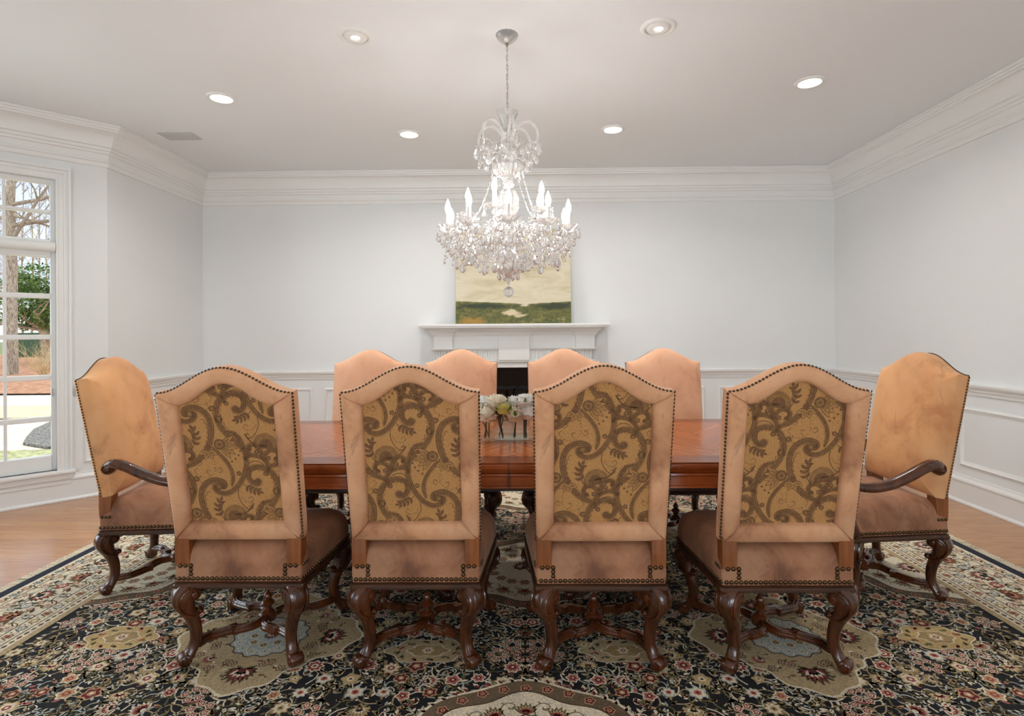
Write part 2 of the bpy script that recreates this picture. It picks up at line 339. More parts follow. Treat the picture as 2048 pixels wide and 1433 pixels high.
# ------------------------------------------------------------------ windows
def window(name, a, d, nrm, s0, s1, z0, z1, cols, rows, casing=True, shade=False):
    """rows: (z0, z1) of each band of panes; d along the wall, nrm into the room"""
    P = lambda s, z, o: a + d * s + nrm * o + V((0, 0, z))
    def bar(m, u0, u1, w0, w1, o0, o1):
        k = len(m.v); m.box(0, 1, 0, 1, 0, 1)
        for i in range(k, len(m.v)):
            x, y, z = m.v[i]; m.v[i] = tuple(P(u0 + (u1 - u0) * x, w0 + (w1 - w0) * z, o0 + (o1 - o0) * y))
    gl0, gl1 = s0 + .03, s1 - .03; cw = (gl1 - gl0 + .02) / cols
    m = MB()
    for u0, u1 in ((s0, gl0), (gl1, s1)): bar(m, u0, u1, z0, z1, -.10, -.03)
    edges = [z0] + [z for r in rows for z in r] + [z1]
    for w0, w1 in zip(edges[::2], edges[1::2]): bar(m, gl0, gl1, w0, w1, -.10, -.03 if w1 - w0 < .06 else -.02)
    for c in range(1, cols): bar(m, gl0 + c * cw - .02, gl0 + c * cw, z0, z1, -.095, -.032)
    w = m.build(name, TRIM, bevel=.004, smooth=0, kind='structure')
    g = MB(); bar(g, gl0, gl1, rows[0][0], rows[-1][1], -.068, -.062); g.build('window_glass', PANE, w, smooth=0)
    if casing:
        c = MB(); CP = [(0, 0), (0, .022), (.012, .024), (.016, .016), (.046, .016), (.050, .024), (.060, .026), (.064, .018), (.074, .018), (.080, .034), (.094, .036), (.098, .0)]
        # legs and head, mitred
        rings = []
        for u, z, du, dz in ((s0, z0, -1, 0), (s0, z1, -1, 1), (s1, z1, 1, 1), (s1, z0, 1, 0)): rings.append([P(u + du * k, z + dz * k, h) for k, h in CP])
        c.loft(rings); c.build('window_casing', TRIM, w, smooth=30)
        q = MB(); bar(q, s0 - .115, s1 + .115, z0 - .03, z0, -.04, .06); q.build('window_stool', TRIM, w, smooth=0, bevel=.01)
        q = MB(); bar(q, s0 - .095, s1 + .095, z0 - .075, z0 - .03, 0, .038); bar(q, s0 - .09, s1 + .09, z0 - .115, z0 - .075, 0, .026); bar(q, s0 - .085, s1 + .085, z0 - .135, z0 - .115, 0, .016)
        q.build('window_apron_trim', TRIM, w, smooth=0, bevel=.006)
    if shade:
        q = MB(); ring = [(-.03, 2.065), (.02, 2.062), (.038, 2.045), (.042, 2.02), (.034, 1.998), (.018, 1.988), (-.03, 1.986)]
        q.loft([[P(u, z, o) for o, z in ring] for u in (s0 + .012, s1 - .012)])
        for u in (s0 + .004, s1 - .012): q.loft([[P(u + k, z, o) for o, z in ring] for k in (0, .008)])
        q.build('shade_cassette', WHITE, w, smooth=50)
        q = MB()
        bar(q, s0 + .021, s0 + .027, 1.86 - 1.02, 1.92 - 1.02, -.03, -.018); q.build('sash_latch', plain('satin_metal', (190, 188, 184), .3, Metallic=.8), w, smooth=0)
    return w
ROWS = [(.368, .641), (.679, .971), (1.009, 1.293), (1.331, 1.619), (1.657, 1.945), (2.086, 2.297), (2.320, 2.531)]
window('window_1', BA, BD, BN, *H1[0], 2, ROWS, shade=True)
for k, h in enumerate(HC): window(f'window_{k + 2}', CA, CDIR, CN, *h, 3, ROWS)
for k, h in enumerate(HF): window(f'window_{k + 4}', FA, FD, FN, *h, 4, [(.4, .9), (.93, 1.45), (1.48, 2.0), (2.03, 2.5)])  # unseen windows, invented for the added rear fill lamps

# ------------------------------------------------------------------ ceiling: downlights and vent
def downlight(x, y, lit, label):
    t = thing('recessed_downlight', label, 'ceiling light', (x, y, CEIL), group='recessed downlights')
    m = MB(); m.lathe([(.070, .0), (.074, -.010), (.080, -.013), (.092, -.011), (.100, -.004), (.102, 0)], n=36); m.build('trim_ring', WHITE, t)
    if lit:
        m = MB(); m.lathe([(.0, -.004), (.05, -.005), (.071, -.003), (.072, -.001)], n=32); m.build('lens', LENS, t)
        l = bpy.data.lights.new('downlight_lamp', 'AREA'); l.shape = 'DISK'; l.size = .13; l.energy = CAN_W; l.color = (1, .97, .93); l.spread = R(150)
    else:
        m = MB(); m.lathe([(.070, -.002), (.060, -.014), (.044, -.018), (.030, -.014), (.026, -.006)], n=32); m.build('eyeball', WHITE, t)
        m = MB(); m.lathe([(.0, -.007), (.02, -.008), (.0265, -.006)], n=24); m.build('lens', LENS_DIM, t)
        l = bpy.data.lights.new('downlight_lamp', 'AREA'); l.shape = 'DISK'; l.size = .05; l.energy = CAN_W * .4; l.color = (1, .97, .93); l.spread = R(120)
    o = bpy.data.objects.new('downlight_lamp', l); COL.objects.link(o); o.location = (0, 0, -.02); o.parent = t
downlight(-2.18, 4.02, 1, 'bright recessed downlight beside the grey ceiling vent, toward the tall window')
downlight(-.965, 4.79, 1, 'bright recessed downlight by the back crown moulding, on the vent side of the chandelier')
downlight(.785, 4.73, 1, 'bright recessed downlight by the back crown moulding, on the blank-wall side of the chandelier')
downlight(2.01, 3.88, 1, 'bright recessed downlight high above the armchair by the blank side wall')
downlight(-.955, 3.21, 0, 'dim white eyeball downlight between the chandelier canopy and the window side of the room')
downlight(.785, 3.16, 0, 'dim white eyeball downlight between the chandelier canopy and the blank side wall')
t = thing('ceiling_vent', 'small pale grey rectangular air vent grille in the white ceiling', 'air vent', (-2.955, 4.78, CEIL))
VENT = plain('vent_grey', (196, 194, 192), .5)
m = MB(); m.box(-.15, .15, -.085, .085, -.006, 0); m.build('vent_frame', VENT, t, smooth=0, bevel=.003)
m = MB()
for k in range(11): m.loft([[V((x, -.065 + k * .013 + a, -.006 - h)) for a, h in ((0, 0), (.006, .006), (.009, .006), (.004, 0))] for x in (-.13, .13)])
m.build('vent_slat', VENT, t, smooth=0)
t = thing('floor_register', 'small dark floor air register beside the baseboard under the tall window', 'air vent', (-3.66, 3.70, 0), R(-45))
REG = plain('bronze_register', (62, 44, 32), .4, Metallic=.5)
m = MB(); m.box(-.16, .16, -.055, .055, 0, .006); m.build('register_frame', REG, t, smooth=0, bevel=.002)
m = MB()
for k in range(14): m.box(-.14 + k * .0206, -.13 + k * .0206, -.04, .04, .006, .009)
m.build('register_slat', REG, t, smooth=0)

# ------------------------------------------------------------------ fireplace
t = thing('fireplace', 'white classical fireplace mantel with fluted frieze and black firebox on the back wall', 'fireplace', (-.085, YB, 0))
def bx(name, mat, boxes, bevel=.004):
    m = MB()
    for b in boxes: m.box(*b)
    return m.build(name, mat, t, smooth=0, bevel=bevel)
def mould(name, segs, prof):
    """profile (out, z) run across the front of boxes (x0, x1, y of its face) with returns"""
    m = MB()
    for x0, x1, y0 in segs:
        rings = []
        for px, dx, dy in ((x0, -1, 0), (x0, -1, -1), (x1, 1, -1), (x1, 1, 0)):
            rings.append([V((px + dx * o, (-y0 if dy else -.0) + dy * o, z)) for o, z in prof])
        m.loft(rings)
    return m.build(name, TRIM, t, smooth=30)
mould('mantel_shelf', [(-.86, .86, .12)], [(0, 1.372), (.115, 1.372), (.125, 1.376), (.128, 1.390), (.136, 1.394), (.138, 1.412), (.132, 1.418), (0, 1.418)])
CR = [(0, 1.285), (.006, 1.286), (.008, 1.298), (.018, 1.302), (.024, 1.318), (.040, 1.340), (.066, 1.352), (.072, 1.360), (.074, 1.372), (0, 1.372)]
mould('cornice_moulding_trim', [(-.83, .83, .075), (-.855, -.655, .105), (.655, .855, .105), (-.165, .165, .105)], CR)
bx('frieze_panel', TRIM, [(-.83, .83, -.075, -.001, .95, 1.29)])
for q in ((-.165, .165, -.105, -.001, 1.03, 1.29), (-.855, -.655, -.105, -.001, 1.155, 1.29), (.655, .855, -.105, -.001, 1.155, 1.29)): bx('frieze_block', TRIM, [q])
mould('frieze_fillet_trim', [(-.84, -.165, .08), (.165, .84, .08), (-.86, -.64, .11), (.64, .86, .11)], [(0, 1.138), (.01, 1.14), (.014, 1.148), (.02, 1.152), (.02, 1.158), (0, 1.160)])
for s in (-1, 1):
    k = .19; m = MB()
    while k < .83:
        m.tube([(s * k, -.077, 1.035), (s * k, -.077, 1.138)], .0085, 8, ry=.010); k += .0262
    m.build('flute_pattern', TRIM, t, smooth=50)
mould('frieze_lower_moulding_trim', [(-.84, .84, .08)], [(0, 1.005), (.012, 1.008), (.018, 1.016), (.020, 1.028), (.010, 1.032), (0, 1.034)])
for s in (-1, 1):
    a, b = sorted((s * .645, s * .855))
    bx('pilaster', TRIM, [(a, b, -.09, -.001, .001, 1.01), (a - .012, b + .012, -.105, -.001, .001, .2)])
    c = bx('pilaster_panel_trim', TRIM, [(a + .03, a + .042, -.096, -.09, .26, .94), (b - .042, b - .03, -.096, -.09, .26, .94), (a + .03, b - .03, -.096, -.09, .26, .272), (a + .03, b - .03, -.096, -.09, .93, .942)], .002)
bx('slate_surround', BLACK, [(-.645, -.45, -.03, -.001, .001, .95), (.45, .645, -.03, -.001, .001, .95), (-.45, .45, -.03, -.001, .76, .95)], .003)
m = MB(); m.box(-.45, .45, -.008, -.002, .001, .76); m.build('firebox', SOOT, t, smooth=0)
m = MB()
for z in (.06, .70): m.box(-.45, .45, -.034, -.02, z, z + .02)
for x in (-.45, -.01, .43): m.box(x, x + .02, -.034, -.02, .06, .72)
m.build('fire_screen_frame', BLACK, t, smooth=0)
m = MB(); m.box(-.43, .43, -.026, -.022, .08, .7); m.build('fire_screen_glass', plain('smoked_glass', (8, 8, 9), .06), t, smooth=0)
m = MB(); m.box(-.85, .85, -.45, -.11, .001, .02); m.build('hearth_slab', BLACK, t, smooth=0, bevel=.004)

# ------------------------------------------------------------------ painting leaning on the mantel
def painting_mat():
    x = NT('landscape_paint'); t = x.n('TexCoord'); s = x.n('SeparateXYZ'); x.l(t.outputs['Object'], s.inputs[0]); ob = x.coord((1, 1, 1))
    n1 = x.noise(x.coord((1.2, 1, 4)), 2.2, 6, .6, .8)
    sky = x.ramp(n1, [(.25, lin((178, 170, 132))), (.45, lin((206, 196, 164))), (.6, lin((219, 209, 184))), (.78, lin((186, 186, 158)))])
    n2 = x.noise(x.coord((5, 1, 9)), 3.2, 8, .7, 1.0)
    land = x.ramp(n2, [(.24, lin((34, 42, 24))), (.42, lin((72, 80, 36))), (.58, lin((112, 108, 50))), (.74, lin((164, 146, 80)))])
    def math(op, a, b=None):
        q = x.n('Math', operation=op)
        for v, i in ((a, 0), (b, 1)):
            if v is None: continue
            if isinstance(v, (int, float)): q.inputs[i].default_value = v
            else: x.l(v, q.inputs[i])
        return q.outputs[0]
    X, Z = s.outputs['X'], s.outputs['Z']; wob = math('MULTIPLY', math('SUBTRACT', x.noise(ob, 9, 5), .5), .10)
    def blob(cx, cz, rx, rz, soft=.5):
        a = math('DIVIDE', math('SUBTRACT', math('ADD', X, wob), cx), rx); b = math('DIVIDE', math('SUBTRACT', math('ADD', Z, wob), cz), rz)
        return math('SUBTRACT', 1.0, math('ADD', math('MULTIPLY', a, a), math('MULTIPLY', b, b)))
    hz = math('ADD', math('SUBTRACT', Z, math('MULTIPLY', math('POWER', math('ABSOLUTE', math('SUBTRACT', X, .14)), .6), .05)), math('MULTIPLY', wob, .25))
    isl = x.n('MapRange'); x.l(hz, isl.inputs[0]); isl.inputs[1].default_value = .205; isl.inputs[2].default_value = .196; isl.inputs[3].default_value = 0; isl.inputs[4].default_value = 1
    c = x.mix(isl.outputs[0], sky, land)
    def over(c, f, col, hi=.75):
        q = x.n('MapRange'); x.l(f, q.inputs[0]); q.inputs[1].default_value = 0; q.inputs[2].default_value = hi; return x.mix(q.outputs[0], c, col)
    dk = over(c, blob(-.32, .185, .36, .035), lin((38, 52, 28)), .8); dk = over(dk, blob(.42, .185, .28, .04), lin((44, 54, 28)), .8)
    c = over(dk, blob(-.02, .115, .12, .033), lin((214, 196, 160))); c = over(c, blob(.07, .085, .08, .018), lin((206, 186, 150))); c = over(c, blob(.115, .19, .045, .022), lin((210, 200, 172)))
    c = over(c, blob(-.42, .03, .17, .045), lin((172, 128, 50)), 1.1)
    x.l(c, x.b.inputs['Base Color']); x.set(Roughness=.55); x.bump(n2, .15, .004); return x.m
t = thing('painting', 'green and cream landscape canvas leaning on the mantel shelf behind the chandelier', 'painting', (-.09, 5.845, 1.418))
PW, PH, LEAN = .61, 1.02, R(-5.2)
t.rotation_euler = (LEAN, 0, 0)
m = MB(); m.box(-PW, PW, 0, .038, .003, PH); m.build('canvas', painting_mat(), t, smooth=0, bevel=.003)
m = MB()
x0 = .47                                    # the painter's initials, lower corner
for seg in ([(0, .04), (.006, .055), (.016, .05), (.012, .04), (.02, .034), (.008, .03)], [(.03, .034), (.038, .056), (.046, .034)], [(.054, .034), (.054, .056), (.068, .05), (.066, .038), (.054, .034)]):
    m.tube([(x0 + a, -.0012, b) for a, b in seg], .0016, 5)
m.build('signature_lettering', plain('cream_oil', (214, 200, 160), .6), t)
m = MB(); m.box(-PW + .02, PW - .02, .04, .055, .02, .05); m.box(-PW + .02, PW - .02, .04, .055, PH - .05, PH - .02); m.box(-PW + .02, -PW + .05, .04, .055, .05, PH - .05); m.box(PW - .05, PW - .02, .04, .055, .05, PH - .05)
m.build('stretcher_frame', POSTW, t, smooth=0)
# ------------------------------------------------------------------ chairs
Z0, RAKE = .496, R(10.5)
def back_geo(sx=1.0):
    wb, ws, vs, iu, i0, i1 = .251 * sx, .258 * sx, .598, .181 * sx, .074, .550
    C = lambda t: .5 * (1 + cos(pi * max(-1, min(1, t))))
    P = lambda u, v, w: V((u, -v * sin(RAKE) + w * cos(RAKE), Z0 + v * cos(RAKE) + w * sin(RAKE)))
    st = []                                                   # (outer, inner, seam)
    N = 10
    for k in range(N): a = -1 + 2 * k / N; st.append(((wb * -a, 0), (iu * -a, i0), k == 0))            # bottom edge, +u to -u
    for k in range(N): a = k / N; st.append(((-(wb + (ws - wb) * a), vs * a), (-iu, i0 + (i1 - i0) * a), k == 0))
    for k in range(32): a = -1 + 2 * k / 32; st.append(((ws * a, vs + .098 * C(a)), (iu * a, i1 + .084 * C(a)), k == 0))
    for k in range(N): a = 1 - k / N; st.append(((wb + (ws - wb) * a, vs * a), (iu, i0 + (i1 - i0) * a), k == 0))
    full = []
    for o, i, seam in st:
        if seam: full += [(o, i, 0, -.012), (o, i, 1, 0), (o, i, 0, .012)]
        else: full.append((o, i, 0, 0))
    return P, st, full, C, (wb, ws, vs, iu, i0, i1)
T_BACK = .062
SEC = [(0, T_BACK), (-.006, .045), (-.004, .022), (.015, .009), (.07, .001), (.2, -.004), (.45, -.006), (.72, -.004), (.9, .002), (.985, .012), (1.0, .028)]
def make_back_frame(sx):
    P, st, full, C, (wb, ws, vs, _, _, _) = back_geo(sx); N = len(full); rings = []
    for k, (o, i, seam, sh) in enumerate(full):
        o, i = V((*o, 0)), V((*i, 0))
        if sh:                                               # slide a little along the neighbouring side so that a seam shows
            n2 = full[(k + (2 if sh > 0 else -2)) % N] if sh > 0 else full[(k - 2) % N]
            q = full[(k + 1) % N] if sh > 0 else full[k - 1]
            do = V((*q[0], 0)) - o; di = V((*q[1], 0)) - i
            if do.length > 1e-6: o = o + do * min(.006 / do.length, .5)
            if di.length > 1e-6: i = i + di * min(.006 / di.length, .5)
        ring = []
        for f, w in SEC:
            p = o.lerp(i, f); ww = w + (.0075 if seam and 0 < f < 1 else 0); ring.append(P(p.x, p.y, ww))
        rings.append(ring)
    m = MB(); m.loft(rings, closed=False, wrap=True)
    # padded front
    c = V((0, .31, 0)); fr = []
    def puff(u, v):
        top = vs + .098 * C(u / ws); a, q = min(1, abs(u) / (wb + (ws - wb) * min(1, max(0, v / vs)))), min(1, abs(v - top * .5) / (top * .5)); return T_BACK + .060 * max(0, (1 - a ** 5) * (1 - q ** 7)) ** .6
    for s in (1.0, .992, .98, .96, .93, .89, .84, .77, .68, .56, .42, .28, .14, .02):
        fr.append([P(*(c + (V((*o, 0)) - c) * s).xy, puff(*(c + (V((*o, 0)) - c) * s).xy)) for o, i, _, _ in full])
    m.loft(fr, False, True)
    return m
# --- the paisley cloth: figures drawn as flat pieces clipped to the opening
def clip(poly, conv):
    out = poly
    for a, b in zip(conv, conv[1:] + conv[:1]):
        src, out = out, []
        if not src: return []
        ex, ey = b[0] - a[0], b[1] - a[1]; side = lambda p: ex * (p[1] - a[1]) - ey * (p[0] - a[0])
        for p, q in zip(src, src[1:] + src[:1]):
            sp, sq = side(p), side(q)
            if sp >= 0: out.append(p)
            if (sp >= 0) != (sq >= 0):
                t = sp / (sp - sq); out.append((p[0] + (q[0] - p[0]) * t, p[1] + (q[1] - p[1]) * t))
    return out
class Draw:
    """flat coloured pieces: (points, colour index, layer)"""
    def __init__(s): s.p = []; s.M = [(1, 0, 0, 0, 1, 0)]
    def push(s, x, y, rot=0, k=1, flip=1):
        a, b, c, d, e, f = s.M[-1]; cr, sr = cos(rot) * k, sin(rot) * k
        A, B, D, E = cr * flip, -sr, sr * flip, cr
        s.M.append((a * A + b * D, a * B + b * E, a * x + b * y + c, d * A + e * D, d * B + e * E, d * x + e * y + f))
    def pop(s): s.M.pop()
    def poly(s, pts, col, lay=0):
        a, b, c, d, e, f = s.M[-1]; s.p.append(([(a * x + b * y + c, d * x + e * y + f) for x, y in pts], col, lay))
    def dot(s, x, y, r, col, lay=0, n=8, ry=None, rot=0):
        ry = ry or r; s.poly([(x + r * cos(t) * cos(rot) - ry * sin(t) * sin(rot), y + r * cos(t) * sin(rot) + ry * sin(t) * cos(rot)) for t in (2 * pi * k / n for k in range(n))], col, lay)
    def ribbon(s, path, w, col, lay=0):
        P = [(p[0], p[1]) for p in path]; N = len(P); L = []
        for i, (x, y) in enumerate(P):
            dx, dy = P[min(i + 1, N - 1)][0] - P[max(i - 1, 0)][0], P[min(i + 1, N - 1)][1] - P[max(i - 1, 0)][1]; h = sqrt(dx * dx + dy * dy) or 1
            q = w(i / (N - 1)) if callable(w) else w; L.append(((x - dy / h * q, y + dx / h * q), (x + dy / h * q, y - dx / h * q)))
        for (a, b), (c, d) in zip(L, L[1:]): s.poly([a, b, d, c], col, lay)
    def leaf(s, x, y, ang, L, wd, col, lay=0, bend=.0):
        P = []
        for sg in (1, -1):
            seq = [0, .2, .45, .7, 1] if sg > 0 else [.7, .45, .2]
            for t in seq:
                px, py = t * L, sg * wd * sin(pi * t ** .8) + bend * L * t * t
                P.append((x + px * cos(ang) - py * sin(ang), y + px * sin(ang) + py * cos(ang)))
        s.poly(P, col, lay)
def sp2(P, n=6): return [(p.x, p.y) for p in spline([(x, y, 0) for x, y in P], n)]
K = .000412
Q = lambda pts, n=6: sp2([((x - 510) * K, (750 - y) * K) for x, y in pts], n)
def cord(d, pts, w=.0085, tip=.25, out=1):
    """corded scroll: dark band, paler heart, stitches across and a fringe on its outer side"""
    c = Q(pts, 8); N = len(c); f = lambda u: w * min(1, tip + 5 * u, tip + 5 * (1 - u))
    d.ribbon(c, lambda u: f(u) + .0012, 0, 0); d.ribbon(c, lambda u: f(u) * .72, 1, 1); d.ribbon(c, lambda u: f(u) * .2, 0, 2)
    for i in range(2, N - 2):
        dx, dy = c[i + 1][0] - c[i - 1][0], c[i + 1][1] - c[i - 1][1]; h = sqrt(dx * dx + dy * dy) or 1; nx, ny = -dy / h * out, dx / h * out; q = f(i / (N - 1))
        d.ribbon([(c[i][0] - nx * q * .75, c[i][1] - ny * q * .75), (c[i][0] + nx * q * .75, c[i][1] + ny * q * .75)], .0008, 0, 2)
        if i % 2: d.dot(c[i][0] + nx * (q + .0042), c[i][1] + ny * (q + .0042), .0019, 0, 1, 6)
def thin(d, pts, w=.0016): d.ribbon(Q(pts, 6), w, 0, 1)
def dotted(d, pts):
    for x, y in Q(pts, 5)[::2]: d.dot(x, y, .0022, 0, 1, 6)
def scallops(d, pts, out, r=.0085):
    c = Q(pts, 4); acc = 0
    for i in range(1, len(c) - 1):
        dx, dy = c[i + 1][0] - c[i - 1][0], c[i + 1][1] - c[i - 1][1]; acc += sqrt((c[i][0] - c[i - 1][0]) ** 2 + (c[i][1] - c[i - 1][1]) ** 2)
        if acc > r * 1.75:
            acc = 0; a = atan2(dx * out, -dy * out); d.ribbon([(c[i][0] + r * cos(a + q), c[i][1] + r * sin(a + q)) for q in (-1.6, -1, -.4, .2, .8, 1.4)], .0013, 0, 1)
def sprig(d, pts, k=1.0):
    c = Q(pts, 5); d.ribbon(c, .0015, 0, 1)
    for i in range(4, len(c) - 1, 3):
        a = atan2(c[i + 1][1] - c[i - 1][1], c[i + 1][0] - c[i - 1][0])
        for s in (-1, 1): d.leaf(*c[i], a + s * .85, .026 * k, .0062 * k, 0, 1)
    d.leaf(*c[-1], atan2(c[-1][1] - c[-2][1], c[-1][0] - c[-2][0]), .024 * k, .0062 * k, 0, 1)
def petals(d, x, y, angs, L, w, lay=2):
    x, y = (x - 510) * K, (750 - y) * K
    for a in angs:
        a = R(a); d.leaf(x, y, a, L, w, 0, lay); d.leaf(x + cos(a) * L * .10, y + sin(a) * L * .10, a, L * .82, w * .72, 2, lay + 1); d.leaf(x + cos(a) * L * .18, y + sin(a) * L * .18, a, L * .58, w * .45, 1, lay + 2)
def figure(d):
    C1 = [(330, 655), (305, 640), (288, 662), (310, 700), (365, 722), (430, 708), (500, 655), (560, 570), (600, 470), (612, 380), (598, 290), (570, 190), (520, 125), (440, 105)]
    cord(d, C1, .0085, .35, -1); cord(d, [(450, 650), (472, 560), (462, 480), (425, 400), (370, 330), (300, 255)], .006, .3, 1)
    cord(d, [(345, 668), (380, 655), (378, 612), (310, 585), (240, 600), (180, 650), (150, 730), (148, 820), (175, 930), (230, 1030), (310, 1110), (380, 1150), (445, 1178)], .0098, .45, 1)
    cord(d, [(690, 598), (708, 590), (712, 612), (680, 625), (640, 600), (620, 550), (635, 490), (690, 458), (770, 465), (840, 510), (880, 590), (890, 680), (860, 770), (800, 860), (730, 930), (650, 1010), (600, 1050)], .0092, .45, 1)
    d.dot((330 - 510) * K, (750 - 650) * K, .014, 0, 3, 12); d.dot((330 - 510) * K, (750 - 650) * K, .008, 1, 4, 10)
    d.dot((690 - 510) * K, (750 - 602) * K, .010, 0, 3, 12)
    scallops(d, [(265, 690), (210, 740), (195, 830), (215, 920), (260, 1010), (330, 1080)], -1); scallops(d, [(660, 520), (700, 500), (770, 515), (825, 570), (840, 660), (815, 740), (760, 830), (690, 890), (640, 945)], 1)
    petals(d, 385, 235, (10, -14, -36, -58, 34), .068, .012); d.dot((375 - 510) * K, (750 - 230) * K, .022, 0, 4, 14); d.dot((375 - 510) * K, (750 - 230) * K, .015, 1, 5, 12); d.dot((375 - 510) * K, (750 - 230) * K, .007, 0, 6, 10)
    for k in range(9): a = R(-75 + k * 14); d.dot((385 - 510) * K + .078 * cos(a), (750 - 235) * K + .078 * sin(a), .0045, 0, 1, 7)
    petals(d, 262, 290, (205, 250, 295, 335), .042, .012); d.leaf((258 - 510) * K, (750 - 300) * K, R(80), .035, .011, 0, 3)
    dotted(d, [(312, 400), (312, 480), (270, 545), (200, 560), (135, 530), (112, 490), (135, 470)]); dotted(d, [(270, 545), (235, 520), (235, 488), (262, 492)]); dotted(d, [(312, 470), (350, 510), (378, 490), (365, 462), (345, 475)]); dotted(d, [(165, 548), (150, 590), (180, 612), (200, 600)]); dotted(d, [(130, 420), (165, 440), (190, 415), (165, 395), (140, 405)])
    # fringed bulb between the two lobes and the scroll pair under it
    B = Q([(365, 1000), (358, 950), (385, 890), (450, 855), (520, 875), (550, 930), (540, 985)], 6); d.poly(B[::-1], 1, 0)
    for x, y in B: a = atan2(y - (750 - 960) * K, x - (452 - 510) * K); d.ribbon([(x, y), (x + .007 * cos(a), y + .007 * sin(a))], .0016, 0, 1)
    d.poly(Q([(395, 1000), (390, 950), (420, 905), (470, 895), (510, 930), (515, 985)], 5)[::-1], 0, 1)
    cord(d, [(392, 1082), (368, 1092), (345, 1060), (362, 1020), (420, 1010), (470, 1050), (492, 1100)], .0072, .45, 1); cord(d, [(590, 998), (612, 992), (612, 962), (560, 955), (515, 1000), (502, 1060), (510, 1095)], .0072, .45, -1)
    cord(d, [(480, 1235), (448, 1200), (450, 1150), (490, 1095), (560, 1062), (630, 1062), (655, 1085), (648, 1105)], .0072, .4, 1); thin(d, [(470, 1175), (520, 1125), (590, 1115), (635, 1150), (630, 1190), (605, 1190), (610, 1170)])
    sprig(d, [(355, 1000), (312, 930), (300, 860), (325, 800)]); sprig(d, [(562, 625), (600, 660), (650, 690), (700, 705)], .9)
    thin(d, [(510, 680), (505, 760), (540, 840), (590, 885), (630, 870), (620, 845), (600, 858)]); dotted(d, [(530, 760), (560, 800), (610, 810), (645, 785), (630, 755), (600, 772)])
    for x, y in ((530, 520), (440, 1085), (545, 1020)):
        for k in range(5): d.dot((x - 510) * K + .0065 * cos(k * 1.26), (750 - y) * K + .0065 * sin(k * 1.26), .0042, 0, 2, 7)
    for x, y, r in ((340, 1290, .012), (480, 1240, .010), (70, 700, .016)): d.dot((x - 510) * K, (750 - y) * K, r, 0, 1, 10); d.dot((x - 510) * K, (750 - y) * K, r * .55, 1, 2, 8)
    dotted(d, [(640, 120), (680, 170), (720, 215), (800, 240)]); thin(d, [(620, 130), (660, 190), (720, 235), (820, 250)], .003)
def paisley_cloth(dx, dy, flip=1):
    d = Draw(); d.push(dx, dy, 0, 1, flip)
    for j in range(-2, 3):
        for i in range(-2, 3):
            d.push(i * .33, .327 + j * .58); figure(d); d.pop()
            d.push(i * .33 + .100, .327 + j * .58 + .295, 0, 1, -1); figure(d); d.pop()
    return d
CLOTH = {1: (.011, -.15, 1), 2: (.02, -.20, -1), 3: (0, 0, 1), 4: (.14, .01, 1)}
def make_panel(sx, seed):
    P, st, full, C, (wb, ws, vs, iu, i0, i1) = back_geo(sx)
    m = MB(); W0 = .024
    out = [(-iu - .004, i0 - .006), (iu + .004, i0 - .006)] + [((iu + .004) * a, i1 + .003 + .088 * C(a)) for a in [1 - 2 * k / 24 for k in range(25)]]
    c = (0, .3)
    for a, b in zip(out, out[1:] + out[:1]): m.face([P(*c, W0), P(*b, W0), P(*a, W0)], 0)
    d = paisley_cloth(*CLOTH[seed])
    conv = [(-iu - .01, i0 - .01), (iu + .01, i0 - .01), (iu + .01, i1 + .012), (iu * .5, i1 + .07), (iu * .18, i1 + .096), (-iu * .18, i1 + .096), (-iu * .5, i1 + .07), (-iu - .01, i1 + .012)]
    for pts, col, lay in d.p:
        if max(p[0] for p in pts) < -iu or min(p[0] for p in pts) > iu or max(p[1] for p in pts) < i0 or min(p[1] for p in pts) > i1 + .1: continue
        q = clip(pts if sum(a[0] * b[1] - b[0] * a[1] for a, b in zip(pts, pts[1:] + pts[:1])) > 0 else pts[::-1], conv)
        if len(q) > 2: m.face([P(x, y, W0 - .0004 - .0003 * lay) for x, y in q][::-1], {0: 1, 1: 2, 2: 0}[col])
    return m
def back_nails(sx, both=False):
    P, st, full, C, (wb, ws, vs, iu, i0, i1) = back_geo(sx); m = MB()
    path = [(-(wb + (ws - wb) * k / 60), vs * k / 60) for k in range(61)] + [(ws * (-1 + k / 60), vs + .098 * C(-1 + k / 60)) for k in range(1, 121)] + [(wb + (ws - wb) * (1 - k / 60), vs * (1 - k / 60)) for k in range(1, 61)]
    acc = .008; 
    for (a, b), (c, d) in zip(path, path[1:]):
        L = sqrt((c - a) ** 2 + (d - b) ** 2); t = acc
        while t < L:
            u, v = a + (c - a) * t / L, b + (d - b) * t / L; nu, nv = -(d - b) / L, (c - a) / L
            p = P(u - 0 * nu, v, .011); n = P(u + nu, v + nv, .011 - .75) - p
            m.nail(p + (P(u + nu, v + nv, .011) - p) * .0012, n, .0058); t += .0142
        acc = t - L
    return m
SEAT_D = .50
